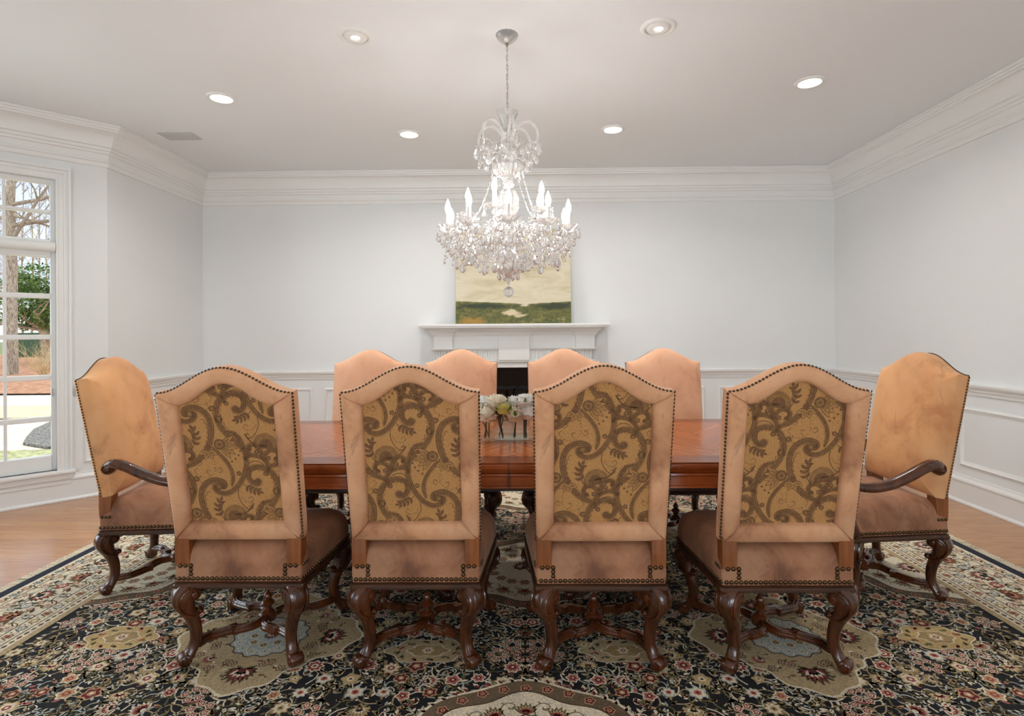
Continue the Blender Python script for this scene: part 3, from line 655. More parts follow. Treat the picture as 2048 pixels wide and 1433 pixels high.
def seat_outline(sx, grow=0.0, n=6):
    """plan of the seat, counter-clockwise, rounded corners; rear edge on y = 0"""
    rw, fw = .25 * sx + grow, .290 * sx + grow; y0, y1 = -grow, SEAT_D + grow; rr, rf = .012, .05; P = []
    def corner(cx, cy, r, a0):
        for k in range(n + 1): t = a0 + pi / 2 * k / n; P.append((cx + r * cos(t), cy + r * sin(t)))
    corner(-rw + rr, y0 + rr, rr, pi); corner(rw - rr, y0 + rr, rr, 1.5 * pi); corner(fw - rf, y1 - rf, rf, 0); corner(-fw + rf, y1 - rf, rf, pi / 2)
    out = []
    for a, b in zip(P, P[1:] + P[:1]):                        # subdivide the long sides
        L = sqrt((b[0] - a[0]) ** 2 + (b[1] - a[1]) ** 2); k = max(1, int(L / .04))
        for j in range(k): out.append((a[0] + (b[0] - a[0]) * j / k, a[1] + (b[1] - a[1]) * j / k))
    return out
def make_seat(sx):
    O = seat_outline(sx); c = (0, .25); rings = []
    for s, z in ((.97, .333), (1.0, .337), (1.004, .360), (1.005, .385), (1.0, .402), (.988, .420), (.968, .437), (.935, .454), (.885, .469), (.8, .483), (.65, .493), (.45, .499), (.2, .503), (.04, .504)):
        rings.append([(c[0] + (x - c[0]) * s, c[1] + (y - c[1]) * s, z) for x, y in O])
    return MB().loft(rings)
def make_rail(sx):
    O0 = seat_outline(sx); rings = []; c = (0, .25)
    for g, z in ((-.012, .309), (.004, .309), (.009, .314), (.009, .322), (.005, .327), (.006, .333), (-.01, .336)): rings.append([(x, y, z) for x, y in seat_outline(sx, g)])
    m = MB(); n = min(len(r) for r in rings)
    if all(len(r) == n for r in rings): return m.loft(rings)
    for g, z in ((-.012, .309), (.004, .309), (.009, .314), (.009, .322), (.005, .327), (.006, .333), (-.01, .336)):
        pass
    rings = [[(x + (x / abs(x) if abs(x) > .02 else 0) * g, y + (g if y > .25 else -g) * (1 if y < .02 or y > SEAT_D - .06 else 0), z) for x, y in O0] for g, z in ((-.012, .309), (.004, .309), (.009, .314), (.009, .322), (.005, .327), (.006, .333), (-.01, .336))]
    return m.loft(rings)
def seat_nails(sx):
    O = seat_outline(sx); m = MB(); acc = .005
    for (a, b), (c, d) in zip(O, O[1:] + O[:1]):
        L = sqrt((c - a) ** 2 + (d - b) ** 2); t = acc
        while t < L:
            x, y = a + (c - a) * t / L, b + (d - b) * t / L; m.nail((x + (d - b) / L * .0012, y - (c - a) / L * .0012, .3485), ((d - b), -(c - a), 0), .0092); t += .0186
        acc = t - L
    for s in (-1, 1):                                         # around the foot of each back post
        for x, z in ((.186, .400), (.186, .384), (.186, .367), (.207, .400), (.228, .400)): m.nail((s * x * sx, -.003, z), (0, -1, 0), .0092)
        for y in (.012, .03, .048): m.nail((s * (.2535 * sx + .04 * y), y, .402), (s, 0, 0), .0078)
    return m
def make_post(sx, s):
    m = MB(); a, b = sorted((s * .192 * sx, s * .249 * sx)); rings = []
    for z, y0, y1 in ((.398, -.002, .052), (.45, -.004, .052), (Z0 + .03, -.004, .058)): rings.append([(a, y0, z), (b, y0, z), (b, y1, z), (a, y1, z)])
    return m.loft(rings)
LEG = [(.322, -.002, .030, .032), (.312, .004, .036, .037), (.300, .010, .0395, .041), (.282, .0155, .041, .043), (.262, .0175, .040, .0425), (.240, .013, .0365, .039), (.220, .004, .0325, .034), (.200, -.0065, .029, .030), (.175, -.0175, .0255, .0265), (.145, -.026, .023, .0235), (.115, -.0295, .0215, .0215), (.088, -.0275, .021, .0215), (.064, -.019, .0215, .023), (.046, -.007, .023, .026), (.03, .002, .022, .028), (.014, .008, .018, .028)]
def make_leg(x, y, ex, ey):
    """cabriole leg: moulded S-shaped shaft in the vertical plane of (ex, ey), volutes at knee and foot"""
    e = V((ex, ey, 0)).normalized(); n = V((-e.y, e.x, 0)); o = V((x, y, 0)); m = MB(); up = V((0, 0, 1)); NS = 28; rings = []
    P = lambda r, z, w=0: o + e * r + n * w + up * z
    L2 = spline([(a[1], a[0], 0) for a in LEG], 3); A2 = spline([(a[2], a[3], 0) for a in LEG], 3)
    for q, ab in zip(L2, A2):
        ring = []
        for j in range(NS):
            t = 2 * pi * j / NS; c, s = cos(t), sin(t); g = 1.0
            for gt in (.75, -.75, 1.25, -1.25): g -= .14 * exp(-((t - gt if t < pi else t - 2 * pi - gt) / .13) ** 2)
            ca, sa = (abs(c) ** .72) * (1 if c > 0 else -1), (abs(s) ** .72) * (1 if s > 0 else -1)
            ring.append(P(q.x + ab.x * ca * g, q.y, ab.y * sa * g))
        rings.append(ring)
    m.loft(rings)
    def volute(r, z, R_, hw):
        m.lathe([(R_ * .30, -hw - .007), (R_ * .42, -hw - .006), (R_ * .46, -hw - .001), (R_ * .62, -hw + .001), (R_ * .72, -hw - .003), (R_ * .9, -hw - .001), (R_, -hw + .005), (R_ * 1.03, 0), (R_, hw - .005), (R_ * .9, hw + .001), (R_ * .72, hw + .003), (R_ * .62, hw - .001), (R_ * .46, hw + .001), (R_ * .42, hw + .006), (R_ * .30, hw + .007)], P(r, z), 16, n)
    volute(.012, .0265, .0255, .024)                          # rolled foot
    volute(-.016, .282, .026, .036)                           # knee scroll
    volute(-.040, .207, .013, .023)                          # small hook under the scroll
    for s in (-1, 1):                                         # raised C moulding on both cheeks
        for off, th in ((0, .0068), (.013, .0046)):
            c = [(-.014, .309 - off * .4), (.012 - off * .2, .310 - off), (.036 - off, .292 - off * .5), (.043 - off, .262), (.033 - off, .230 + off * .4), (.010 - off, .207 + off), (-.014, .196 + off), (-.034, .194 + off * .6)]
            hw = [.036, .038, .036, .036, .034, .030, .027, .022]
            m.tube([p for p in spline([tuple(P(r, z, s * h)) for (r, z), h in zip(c, hw)], 4)], th, 6)
    return m
def make_stretcher(sx):
    m = MB(); cx, cy = 0, .25
    for lx, ly in ((-.190 * sx, .040), (.190 * sx, .040), (-.234 * sx, .434), (.234 * sx, .434)):
        d = V((cx - lx, cy - ly, 0)); L = d.length; d /= L; n = V((-d.y, d.x, 0)) * (1 if (lx < 0) == (ly < .25) else -1)
        p1 = spline([V((lx, ly, 0.072)), V((lx, ly, 0.072)) + d * L * .22 + n * .022, V((lx, ly, 0.074)) + d * L * .52 + n * .004], 6)
        p2 = spline([V((lx, ly, 0.074)) + d * L * .50 + n * -.006, V((lx, ly, 0.078)) + d * L * .74 + n * -.034, V((cx, cy, 0.080)) - d * .004], 6)
        for path in (p1, p2):
            rings = []
            for i, p in enumerate(path):
                t = (path[min(i + 1, len(path) - 1)] - path[max(i - 1, 0)]).normalized(); a = V((-t.y, t.x, 0)).normalized()
                rings.append([p + a * u + V((0, 0, z)) for u, z in ((-.019, -.014), (-.019, -.004), (-.015, .001), (-.016, .006), (-.011, .012), (-.007, .009), (-.004, .014), (.004, .014), (.007, .009), (.011, .012), (.016, .006), (.015, .001), (.019, -.004), (.019, -.014))])
            m.loft(rings)
        q = V((lx, ly, 0.073)) + d * L * .51; m.add(MB().box(-.014, .014, -.022, .022, -.016, .014), M4.Translation(q) @ M4.Rotation(atan2(d.y, d.x), 4, 'Z'))
    m.lathe([(.02, .112), (.034, .116), (.038, .124), (.038, .146), (.032, .152)], (cx, cy, -.056), 20)
    return m
def make_finial():
    return MB().lathe([(.030, .150), (.030, .156), (.022, .162), (.014, .168), (.018, .176), (.027, .184), (.029, .192), (.022, .202), (.012, .207), (.017, .212), (.019, .219), (.014, .230), (.006, .240), (.001, .246)], (0, .25, -.056), 20)
def make_arm(s):
    m = MB(); X = lambda t: s * (.262 + .055 * sin(pi * min(1, t * .9)) ** .8)
    key = [(.035, .650), (.075, .672), (.14, .655), (.22, .618), (.31, .582), (.40, .568), (.48, .578), (.535, .588), (.555, .566)]
    path = spline([(X(i / 8), y, z) for i, (y, z) in enumerate(key)], 6); rings = []
    for i, p in enumerate(path):
        t = (path[min(i + 1, len(path) - 1)] - path[max(i - 1, 0)]).normalized(); a = t.cross(V((0, 0, 1))).normalized(); b = a.cross(t); q = i / (len(path) - 1)
        w, h = .026 + .007 * sin(pi * q) + .006 * (q > .85), .019
        rings.append([p + a * (u * w) + b * (v * h) for u, v in ((-1, -.2), (-.95, .45), (-.7, .8), (-.45, .62), (-.25, 1), (.25, 1), (.45, .62), (.7, .8), (.95, .45), (1, -.2), (.8, -.9), (.3, -1.1), (-.3, -1.1), (-.8, -.9))])
    m.loft(rings)
    for (y, z, r) in ((.045, .645, .030), (.540, .560, .030)):
        x = X(0) if y < .2 else X(1); w = .028
        m.lathe([(r * .28, -w - .006), (r * .4, -w - .005), (r * .46, -w), (r * .62, -w + .002), (r * .75, -w - .003), (r, -w + .004), (r, w - .004), (r * .75, w + .003), (r * .62, w - .002), (r * .46, w), (r * .4, w + .005), (r * .28, w + .006)], (x, y, z), 18, (1, 0, 0))
    return m
def make_arm_support(s):
    m = MB(); path = spline([(s * .302, .455, .332), (s * .316, .478, .39), (s * .320, .505, .45), (s * .308, .495, .51), (s * .296, .50, .568)], 6)
    m.tube(path, lambda t: .022 - .006 * sin(pi * t), 12, ry=lambda t: .026 - .008 * sin(pi * t)); return m

MESH = {}
def chair_meshes(kind, vback, vseat, sx):
    if kind in MESH: return MESH[kind]
    k = {}
    k['backrest'] = make_back_frame(sx).mesh('backrest', vback, 50)
    k['back_nail'] = back_nails(sx).mesh('back_nail_trim', NAIL); k['seat'] = make_seat(sx).mesh('seat', vseat, 60); k['seat_rail'] = make_rail(sx).mesh('seat_rail', WALNUT_X, 30)
    k['seat_nail'] = seat_nails(sx).mesh('seat_nail_trim', NAIL)
    for s in (-1, 1):
        k['post', s] = make_post(sx, s).mesh('back_post', POSTW, 0)
        k['leg', s, 0] = make_leg(s * .212 * sx, .018, s, -1).mesh('leg', WALNUT, 50); k['leg', s, 1] = make_leg(s * .248 * sx, .452, s, 1).mesh('leg', WALNUT, 50)
    k['stretcher'] = make_stretcher(sx).mesh('stretcher', WALNUT, 35); k['finial'] = make_finial().mesh('finial', WALNUT)
    MESH[kind] = k; return k
def chair(kind, name, label, cat, x, y, rz, group, seed, vback=None, vseat=None, sx=1.0, arms=False):
    k = chair_meshes(kind, vback, vseat, sx); t = thing(name, label, cat, (x, y, RUG_TOP), rz, group)
    b = link('backrest', k['backrest'], t); s = link('seat', k['seat'], t)
    pm = ('panel', kind, seed)
    if pm not in MESH: MESH[pm] = make_panel(sx, seed).mesh('paisley_panel', [GOLD, PBRN, PMID], 0)
    link('paisley_panel', MESH[pm], b); link('nail_trim', k['back_nail'], b); link('nail_trim', k['seat_nail'], s)
    for sd in (-1, 1):
        link('back_post', k['post', sd], t, bevel=.003); link('leg', k['leg', sd, 0], t); link('leg', k['leg', sd, 1], t)
    link('seat_rail', k['seat_rail'], t); st = link('stretcher', k['stretcher'], t); link('finial', k['finial'], st)
    if arms:
        for sd in (-1, 1):
            if ('arm', sd) not in MESH: MESH['arm', sd] = make_arm(sd).mesh('arm', WALNUT, 50); MESH['sup', sd] = make_arm_support(sd).mesh('arm_support', WALNUT, 50)
            a = link('arm', MESH['arm', sd], t); link('arm_support', MESH['sup', sd], a)
    return t
RUG_TOP = .013
G1 = 'side chairs of the near row, seen from behind'; G2 = 'side chairs of the far row, facing the camera'; G3 = 'armchairs at the table ends'
near = [(-1.120, 2.165, 0, 'tan velvet side chair with paisley back panel at the window end of the near row'),
        (-.420, 2.155, 0, 'tan velvet paisley-backed side chair, second from the window in the near row'),
        (.300, 2.14, 0, 'tan velvet paisley-backed side chair, third from the window in the near row'),
        (1.006, 2.125, 0, 'tan velvet side chair with paisley back panel at the blank-wall end of the near row')]
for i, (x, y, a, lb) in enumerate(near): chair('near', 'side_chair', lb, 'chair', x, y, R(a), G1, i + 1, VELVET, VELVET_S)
far = [(-1.10, 3.955, 'peach velvet side chair across the table at the window end of the far row'),
       (-.442, 3.95, 'peach velvet side chair across the table, second from the window, before the mantel'),
       (.300, 3.94, 'peach velvet side chair across the table, third from the window, before the black firebox'),
       (1.0, 3.90, 'peach velvet side chair across the table at the blank-wall end of the far row')]
for i, (x, y, lb) in enumerate(far): chair('far', 'side_chair', lb, 'chair', x, y, pi, G2, i % 2 + 1, VELVET_P, VELVET_P)
chair('arm', 'armchair', 'tan velvet armchair with carved scroll arms at the window end of the table', 'armchair', -2.155, 3.00, R(-80), G3, 1, VELVET_O, VELVET_S, 1.08, True)
chair('arm', 'armchair', 'tan velvet armchair with carved scroll arms at the table end by the blank wall', 'armchair', 2.025, 2.94, R(90), G3, 1, VELVET_O, VELVET_S, 1.08, True)

# ------------------------------------------------------------------ dining table
TX, TY, TT = -.045, 2.942, .766; HL, HW = 1.46, .591
t = thing('dining_table', 'long polished mahogany dining table with moulded edge, surrounded by the chairs', 'table', (TX, TY, RUG_TOP))
def rrect(hx, hy, r, n=8):
    P = []
    for cx, cy, a0 in ((hx - r, hy - r, 0), (-hx + r, hy - r, pi / 2), (-hx + r, -hy + r, pi), (hx - r, -hy + r, 1.5 * pi)):
        for k in range(n + 1): q = a0 + pi / 2 * k / n; P.append((cx + r * cos(q), cy + r * sin(q)))
    return P
def slab(prof, r=.12): return MB().loft([[(x, y, z) for x, y in rrect(HL - i, HW - i, max(r - i, .01))] for i, z in prof])
zt = TT - RUG_TOP
slab([(.030, zt - .003), (.004, zt - .003), (.002, zt - .0015), (.003, zt)]).build('table_top', TABLETOP, t, smooth=30)
slab([(.06, zt - .003), (.006, zt - .004), (.0, zt - .010), (.0, zt - .020), (.005, zt - .030), (.016, zt - .038), (.020, zt - .046), (.024, zt - .047), (.10, zt - .047)]).build('table_edge', TABLEW, t, smooth=30)
slab([(.10, zt - .046), (.032, zt - .047), (.022, zt - .052), (.020, zt - .060), (.027, zt - .066), (.029, zt - .104), (.022, zt - .106), (.020, zt - .112), (.024, zt - .116), (.09, zt - .117)]).build('apron', TABLEW, t, smooth=30)
DARK = plain('dark_runner_wood', (30, 16, 10), .5)
m = MB(); m.box(-HL + .14, HL - .14, -HW + .11, HW - .11, zt - .150, zt - .115); m.build('slide_runner', DARK, t, smooth=0)
m = MB(); x0 = -.016
m.box(x0 - .0012, x0 + .0012, -HW - .0006, -HW + .06, zt - .117, zt - .004); m.box(x0 - .0010, x0 + .0010, -HW + .003, HW - .003, zt - .004, zt + .0003); m.build('leaf_seam', DARK, t, smooth=0)
def pedestal(px):
    m = MB(); m.lathe([(.20, zt - .15), (.20, zt - .19), (.12, zt - .205), (.085, zt - .24), (.075, .44), (.10, .40), (.125, .33), (.12, .27), (.085, .22), (.10, .19), (.11, .15), (.09, .12), (.05, .115)], (px, 0, 0), 28)
    p = m.build('pedestal', WALNUT, t)
    for k in range(4):
        a = pi / 4 + k * pi / 2; q = MB(); path = spline([(px + cos(a) * r, sin(a) * r, z) for r, z in ((.06, .19), (.14, .20), (.22, .13), (.29, .05), (.325, .035))], 5)
        q.tube(path, lambda u: .036 - .012 * u, 12, ry=lambda u: .042 - .014 * u); q.ball((px + cos(a) * .33, sin(a) * .33, .030), .029, 12, 8); q.build('pedestal_foot', WALNUT, p, smooth=50)
pedestal(-.56); pedestal(.50)

# ------------------------------------------------------------------ flowers
VX, VY = -.040, 2.905
t = thing('glass_vase', 'clear rectangular glass vase of stems standing on the middle of the table', 'vase', (VX, VY, TT + .0005))
m = MB(); A, B = .168, .058
m.loft([[(x * A, y * B, z) for x, y in ((-1, -1), (1, -1), (1, 1), (-1, 1))] for z in (0, .112)], True, False)
a, b = A - .006, B - .006
m.loft([[(x * a, y * b, z) for x, y in ((-1, -1), (-1, 1), (1, 1), (1, -1))] for z in (.010, .112)], True, False)
for (x, y), (x2, y2) in zip(((-1, -1), (1, -1), (1, 1), (-1, 1)), ((1, -1), (1, 1), (-1, 1), (-1, -1))): m.face([(x * A, y * B, .112), (x2 * A, y2 * B, .112), (x2 * a, y2 * b, .112), (x * a, y * b, .112)])
m.build('vase_glass', GLASSY, t, smooth=0, bevel=.0015)
m = MB(); m.box(-a + .001, a - .001, -b + .001, b - .001, .011, .04); m.build('vase_water', crystal('water', (.96, .99, .97), .6, 0), t, smooth=0)
def petal_mat(name, c1, c2):
    x = NT(name); v = x.coord((1, 1, 1)); x.l(x.ramp(x.noise(v, 18, 3), [(.35, lin(c1)), (.65, lin(c2))]), x.b.inputs['Base Color']); x.set(Roughness=.6, Subsurface_Weight=.0); return x.m
PETALS = [petal_mat('ivory_petal', (250, 243, 218), (255, 252, 240)), petal_mat('white_petal', (252, 251, 246), (255, 255, 253)), petal_mat('lime_petal', (206, 206, 96), (236, 230, 160))]
STEMM = mottled('flower_stem', (46, 58, 34), (84, 92, 58), 30, .5); LEAFM = mottled('flower_leaf', (70, 96, 34), (128, 150, 60), 30, .5)
def bloom(seed, r, tight=0.0):
    rr = random.Random(seed); m = MB()
    for ring, (cnt, el, sz, op) in enumerate(((9, -.5, 1.0, .95), (10, -.15, .95, .78), (9, .2, .88, .6), (8, .55, .76, .42), (6, .9, .60, .25), (4, 1.2, .42, .2))):
        for k in range(cnt):
            az = 2 * pi * k / cnt + ring * .6 + rr.uniform(-.2, .2); e = el + rr.uniform(-.14, .14) + tight * .2
            c = V((cos(az) * cos(e), sin(az) * cos(e), sin(e))); side = V((-sin(az), cos(az), 0)); up = c.cross(side); rows = []
            for i in range(5):
                v = -.55 + i * .3; row = []
                for j in range(5):
                    u = (j - 2) / 2; wdt = sz * .46 * (1 - .35 * (v + .3) ** 2)
                    curlout = (.42 + .22 * rr.random()) * max(0, v - .05) + .12 * sin(5 * u + seed + k) * (i > 2)
                    q = c * (1 - .14 * ring * .5 - .18 * u * u * .6 + curlout - .12 * (v < -.3)) + side * u * wdt + up * (-v * -sz * .7)
                    row.append(q * r)
                rows.append(row)
            m.loft(rows, closed=False)
    m.ball((0, 0, 0), r * .62, 10, 7)
    return m
BL = {}
spots = []
for i in range(5): spots.append((-.150 + i * .075 + rnd.uniform(-.004, .004), -.062, .142 + .012 * (i % 2), .042))
for i in range(5): spots.append((-.168 + i * .084 + rnd.uniform(-.004, .004), .006, .182 + .010 * (i % 2), .043))
for i in range(4): spots.append((-.126 + i * .084, .074, .148 + .008 * (i % 2), .042))
spots.append((-.208, -.040, .160, .041)); spots.append((.212, -.036, .158, .041)); spots.append((-.100, -.052, .202, .037)); spots.append((.052, -.056, .206, .038)); spots.append((.13, -.05, .196, .037))
for i, (x, y, z, r) in enumerate(spots):
    lime = i == 1
    lb = 'pale lime green half-open peony at the front of the table vase' if lime else 'cream white peony bloom in the glass vase on the table'
    f = thing('peony', lb, 'flower', (VX + x, VY + y, TT + z - .008), rnd.uniform(0, 6), None if lime else 'cream white peonies in the table vase')
    if lime: f.location.z += .014; f.location.x += .022; f.location.y -= .018
    f.rotation_euler = (rnd.uniform(-.3, .3) + (-.5 if y < 0 else 0) * 0, rnd.uniform(-.2, .2), rnd.uniform(0, 6))
    key = (i % 4, lime, i % 2)
    if key not in BL: BL[key] = bloom(i + 3, 1.0, .6 if lime else 0).mesh('bloom', PETALS[2 if lime else i % 2], 60)
    o = link('bloom', BL[key], f); o.scale = (r * (.78 if lime else 1.1),) * 3
    # stems go to a few clusters in the water
    cl = (-.145, -.075, .005, .05, .125)[min(range(5), key=lambda q: abs((-.145, -.075, .005, .05, .125)[q] - x))]
    mi = f.rotation_euler.to_matrix().to_4x4().inverted(); f0 = f.location
    P = [V((0, 0, -r * .5)), None, None]
    tgt = V((VX + cl + rnd.uniform(-.014, .014), VY + max(-.04, min(.04, y * .6)) + rnd.uniform(-.008, .008), TT + .013)); mid = V((VX + cl + (x - cl) * .35, VY + y * .6, TT + .095))
    m = MB(); m.tube(spline([(0, 0, 0), mi @ (mid - f0), mi @ (tgt - f0)], 6), .0034, 7); m.build('stem', STEMM, f)
    if lime or i % 5 == 2:
        m = MB()
        for k in range(3):
            a = k * 2.1 + i; m.loft([[V((cos(a) * q * r + s * w * -sin(a) * r, sin(a) * q * r + s * w * cos(a) * r, (h) * r)) for s in (-1, 0, 1)] for q, w, h in ((.5, .10, -.5), (.9, .24, -.1), (1.12, .2, .35), (1.2, .02, .85))], closed=False)
        m.build('leaf', LEAFM, f)
# ------------------------------------------------------------------ chandelier
CHX, CHY = -.076, 3.22
t = thing('chandelier', 'large cut crystal chandelier with lit candle bulbs hanging over the table', 'chandelier', (CHX, CHY, 0))
Z = lambda y: CAM_Z + (667 - y) * CHY / FPX            # picture height to metres at the stem
scal = lambda n, a, k0=0: (lambda th, r, z, k: (r * (1 + a * abs(sin(n * th / 2)) * (k >= k0)), z + (.10 * a * r * 6 * abs(sin(n * th / 2)) if k >= k0 else 0)))
cut = lambda n, a: (lambda th, r, z, k: (r * (1 + a * cos(n * th)), z))
m = MB(); m.lathe([(.064, CEIL), (.064, CEIL - .008), (.056, CEIL - .020), (.044, CEIL - .034), (.028, CEIL - .045), (.012, CEIL - .050), (.004, CEIL - .052)], n=32, mod=cut(16, .03)); m.build('ceiling_canopy', MILKY, t)
m = MB(); m.lathe([(.012, CEIL - .050), (.014, CEIL - .056), (.008, CEIL - .062), (.003, CEIL - .070)], n=16); m.build('canopy_cap', CHROME, t)
m = MB(); z = CEIL - .066; k = 0
while z > Z(224):
    a = k % 2 * pi / 2; m.tube([V((cos(a) * .006 * cos(q), sin(a) * .006 * cos(q), z - .013 + .017 * sin(q))) for q in [2 * pi * j / 12 for j in range(12)]], .0017, 5, wrap=True); z -= .0275; k += 1
m.build('hanging_chain', CHROME, t)
m = MB(); m.tube([(.003 * sin(k * .9), .003 * cos(k * .7), CEIL - .06 - k * .0165) for k in range(24)], .0018, 5); m.build('wire', plain('clear_cord', (190, 188, 182), .4), t)
m = MB(); m.lathe([(.004, Z(226)), (.004, Z(520))], n=10); m.build('centre_rod', CHROME, t)
def glass(name, prof, n=32, mod=None):
    m = MB(); m.lathe(prof, n=n, mod=mod); return m.build(name, CRYSTAL, t, smooth=28)
glass('crown_dish', [(.006, Z(262)), (.022, Z(260)), (.036, Z(250)), (.046, Z(238)), (.058, Z(228)), (.060, Z(225)), (.052, Z(229)), (.034, Z(242)), (.010, Z(254))], 40, scal(8, .14, 3))
glass('stem_baluster', [(.010, Z(262)), (.016, Z(268)), (.012, Z(276)), (.026, Z(284)), (.034, Z(292)), (.036, Z(300)), (.026, Z(306)), (.014, Z(312)), (.020, Z(318)), (.014, Z(322))], 24, cut(8, .06))
glass('upper_bowl', [(.014, Z(322)), (.050, Z(323)), (.078, Z(327)), (.090, Z(334)), (.086, Z(343)), (.064, Z(352)), (.038, Z(357)), (.014, Z(358))], 40, cut(20, .035))
glass('stem_knop', [(.014, Z(358)), (.030, Z(362)), (.034, Z(370)), (.022, Z(376)), (.016, Z(378))], 24, cut(8, .06))
glass('stem_vase', [(.016, Z(378)), (.040, Z(382)), (.058, Z(392)), (.064, Z(404)), (.056, Z(418)), (.040, Z(430)), (.026, Z(438)), (.018, Z(446))], 32, cut(16, .05))
glass('hub_bowl', [(.018, Z(446)), (.040, Z(450)), (.062, Z(458)), (.070, Z(468)), (.060, Z(480)), (.040, Z(490)), (.020, Z(496))], 32, cut(16, .04))
glass('lower_bowl', [(.020, Z(496)), (.034, Z(502)), (.066, Z(512)), (.084, Z(522)), (.080, Z(532)), (.060, Z(543)), (.036, Z(551)), (.012, Z(556))], 40, cut(20, .035))
glass('bottom_finial', [(.010, Z(556)), (.014, Z(560)), (.008, Z(566)), (.004, Z(571))], 16)
m = MB(); rb = .031
for i in range(1): m.lathe([(rb * sin(pi * k / 9) or 1e-4, Z(584) - rb * cos(pi * k / 9)) for k in range(10)], n=14)
m.build('ball_pendant', CRYSTAL, t, smooth=0)
m = MB(); m.tube([(0, 0, Z(570)), (0, 0, Z(574))], .0015, 5); m.build('pendant_hook', CHROME, t)

pear = MB(); pear.lathe([(.0004, 0), (.09, -.06), (.11, -.14), (.19, -.34), (.28, -.55), (.31, -.70), (.23, -.86), (.09, -.96), (.0004, -1.0)], n=8, mod=lambda th, r, z, k: (r * (1 if abs(cos(th)) > .5 else .62), z))
PEAR = pear.mesh('crystal_drop', CRYSTAL, 0)
octo = MB(); octo.lathe([(.0004, .5), (.28, .42), (.5, .12), (.5, -.12), (.28, -.42), (.0004, -.5)], n=8, mod=lambda th, r, z, k: (r * (1 if abs(cos(th)) > .38 else .55), z))
drops = []; beads = []                     # (x, y, z, size, turn)
def drop(x, y, z, L, tw=0): drops.append((x, y, z, L, tw)); beads.append((x, y, z + .011, .013, tw))
def swag(p, q, sag, n, r=.0105):
    for k in range(n + 1):
        u = k / n; beads.append((p[0] + (q[0] - p[0]) * u, p[1] + (q[1] - p[1]) * u, p[2] + (q[2] - p[2]) * u - sag * 4 * u * (1 - u), r, k * 1.3))
ZL, ZU = 1.905, 2.000                      # pans of the two tiers
def light_arm(R_, phi, zp, zh, dip):
    """glass S arm from the hub, scalloped pan, candle and bulb, with its drops"""
    dx, dy = sin(phi), -cos(phi); P = lambda r, z: (dx * r, dy * r, z)
    a = MB(); path = spline([P(.045, zh), P(R_ * .34, zh - .004), P(R_ * .58, zp - dip), P(R_ * .86, zp - dip * .92), P(R_ * 1.03, zp - dip * .45), P(R_, zp - .02)], 6)
    a.tube(path, .0062, 8); a = a.build('glass_arm', CRYSTAL, t, smooth=60)
    c = P(R_, zp)
    m = MB(); m.lathe([(.008, -.024), (.014, -.020), (.030, -.012), (.046, -.003), (.058, .008), (.060, .010), (.050, .006), (.030, -.004), (.012, -.008)], c, 36, mod=scal(10, .12, 3)); m.build('drip_pan', CRYSTAL, a, smooth=40)
    m = MB(); m.lathe([(.0112, -.006), (.0116, .082), (.009, .084), (.005, .084)], c, 14); m.build('candle_sleeve', CANDLE, a)
    m = MB(); m.lathe([(.007, .083), (.010, .090), (.0150, .106), (.0158, .116), (.0130, .132), (.008, .147), (.004, .157), (.0006, .164)], c, 14); m.build('bulb', BULB, a)
    for k in range(6):
        q = phi + 2 * pi * k / 6 + .3; drop(c[0] + .060 * sin(q), c[1] - .060 * cos(q), zp - .018, .040 + .016 * (k % 2), q)
    drop(c[0], c[1], zp - .07, .062, phi)
    return c
low = [light_arm(.355, R(2 + 36 * k), ZL, Z(470), .135) for k in range(10)]
upp = [light_arm(.232, R(-17 + 72 * k), ZU, Z(446), .075) for k in range(5)]
for k in range(10):
    a, b = low[k], low[(k + 1) % 10]; swag((a[0] * 1.02, a[1] * 1.02, ZL - .03), (b[0] * 1.02, b[1] * 1.02, ZL - .03), .075, 15)
    swag((a[0] * .9, a[1] * .9, ZL - .03), (a[0] * .22, a[1] * .22, Z(440)), .055, 18, .009)
    q = R(20 + 36 * k)
    drop(sin(q) * .235, -cos(q) * .235, ZL - .145, .050, q); drop(sin(q + .2) * .30, -cos(q + .2) * .30, ZL - .155, .070, q)
    swag((a[0] * .85, a[1] * .85, ZL - .13), (sin(q) * .075, -cos(q) * .075, Z(525)), .025, 16, .010)
for k in range(5):
    a, b = upp[k], upp[(k + 1) % 5]; swag((a[0], a[1], ZU - .02), (b[0], b[1], ZU - .02), .07, 18)
    q = R(-17 + 72 * k); swag((sin(q + .3) * .085, -cos(q + .3) * .085, Z(342)), (a[0] * .80, a[1] * .80, ZU - .0), .03, 24, .008)
for k in range(16):
    q = 2 * pi * k / 16; drop(sin(q) * .088, -cos(q) * .088, Z(530), .045, q)
    if k % 2: drop(sin(q) * .058, -cos(q) * .058, Z(544), .050, q)
    else: drop(sin(q) * .090, -cos(q) * .090, Z(346), .034, q)
for k in range(6):                         # shepherd's-crook canes under the crown
    q = R(12 + 60 * k); P = lambda r, z: (sin(q) * r, -cos(q) * r, z)
    m = MB(); m.tube(spline([P(.018, Z(280)), P(.045, Z(263)), P(.085, Z(250)), P(.135, Z(249)), P(.172, Z(262)), P(.182, Z(280)), P(.170, Z(292)), P(.15, Z(290))], 6), lambda u: .0095 - .003 * u, 10); m.build('crown_cane', MILKY, t, smooth=60)
    for r, z, L in ((.185, Z(290), .075), (.160, Z(304), .065), (.135, Z(314), .070), (.10, Z(296), .05), (.172, Z(318), .045)): drop(sin(q + (r - .15) * 3) * r, -cos(q + (r - .15) * 3) * r, z, L, q + r * 9)
    swag(P(.18, Z(286)), P(.035, Z(300)), .05, 13, .010); swag(P(.182, Z(284)), (sin(q + pi / 3) * .182, -cos(q + pi / 3) * .182, Z(284)), .05, 14, .009)
xr = random.Random(5); extra = []
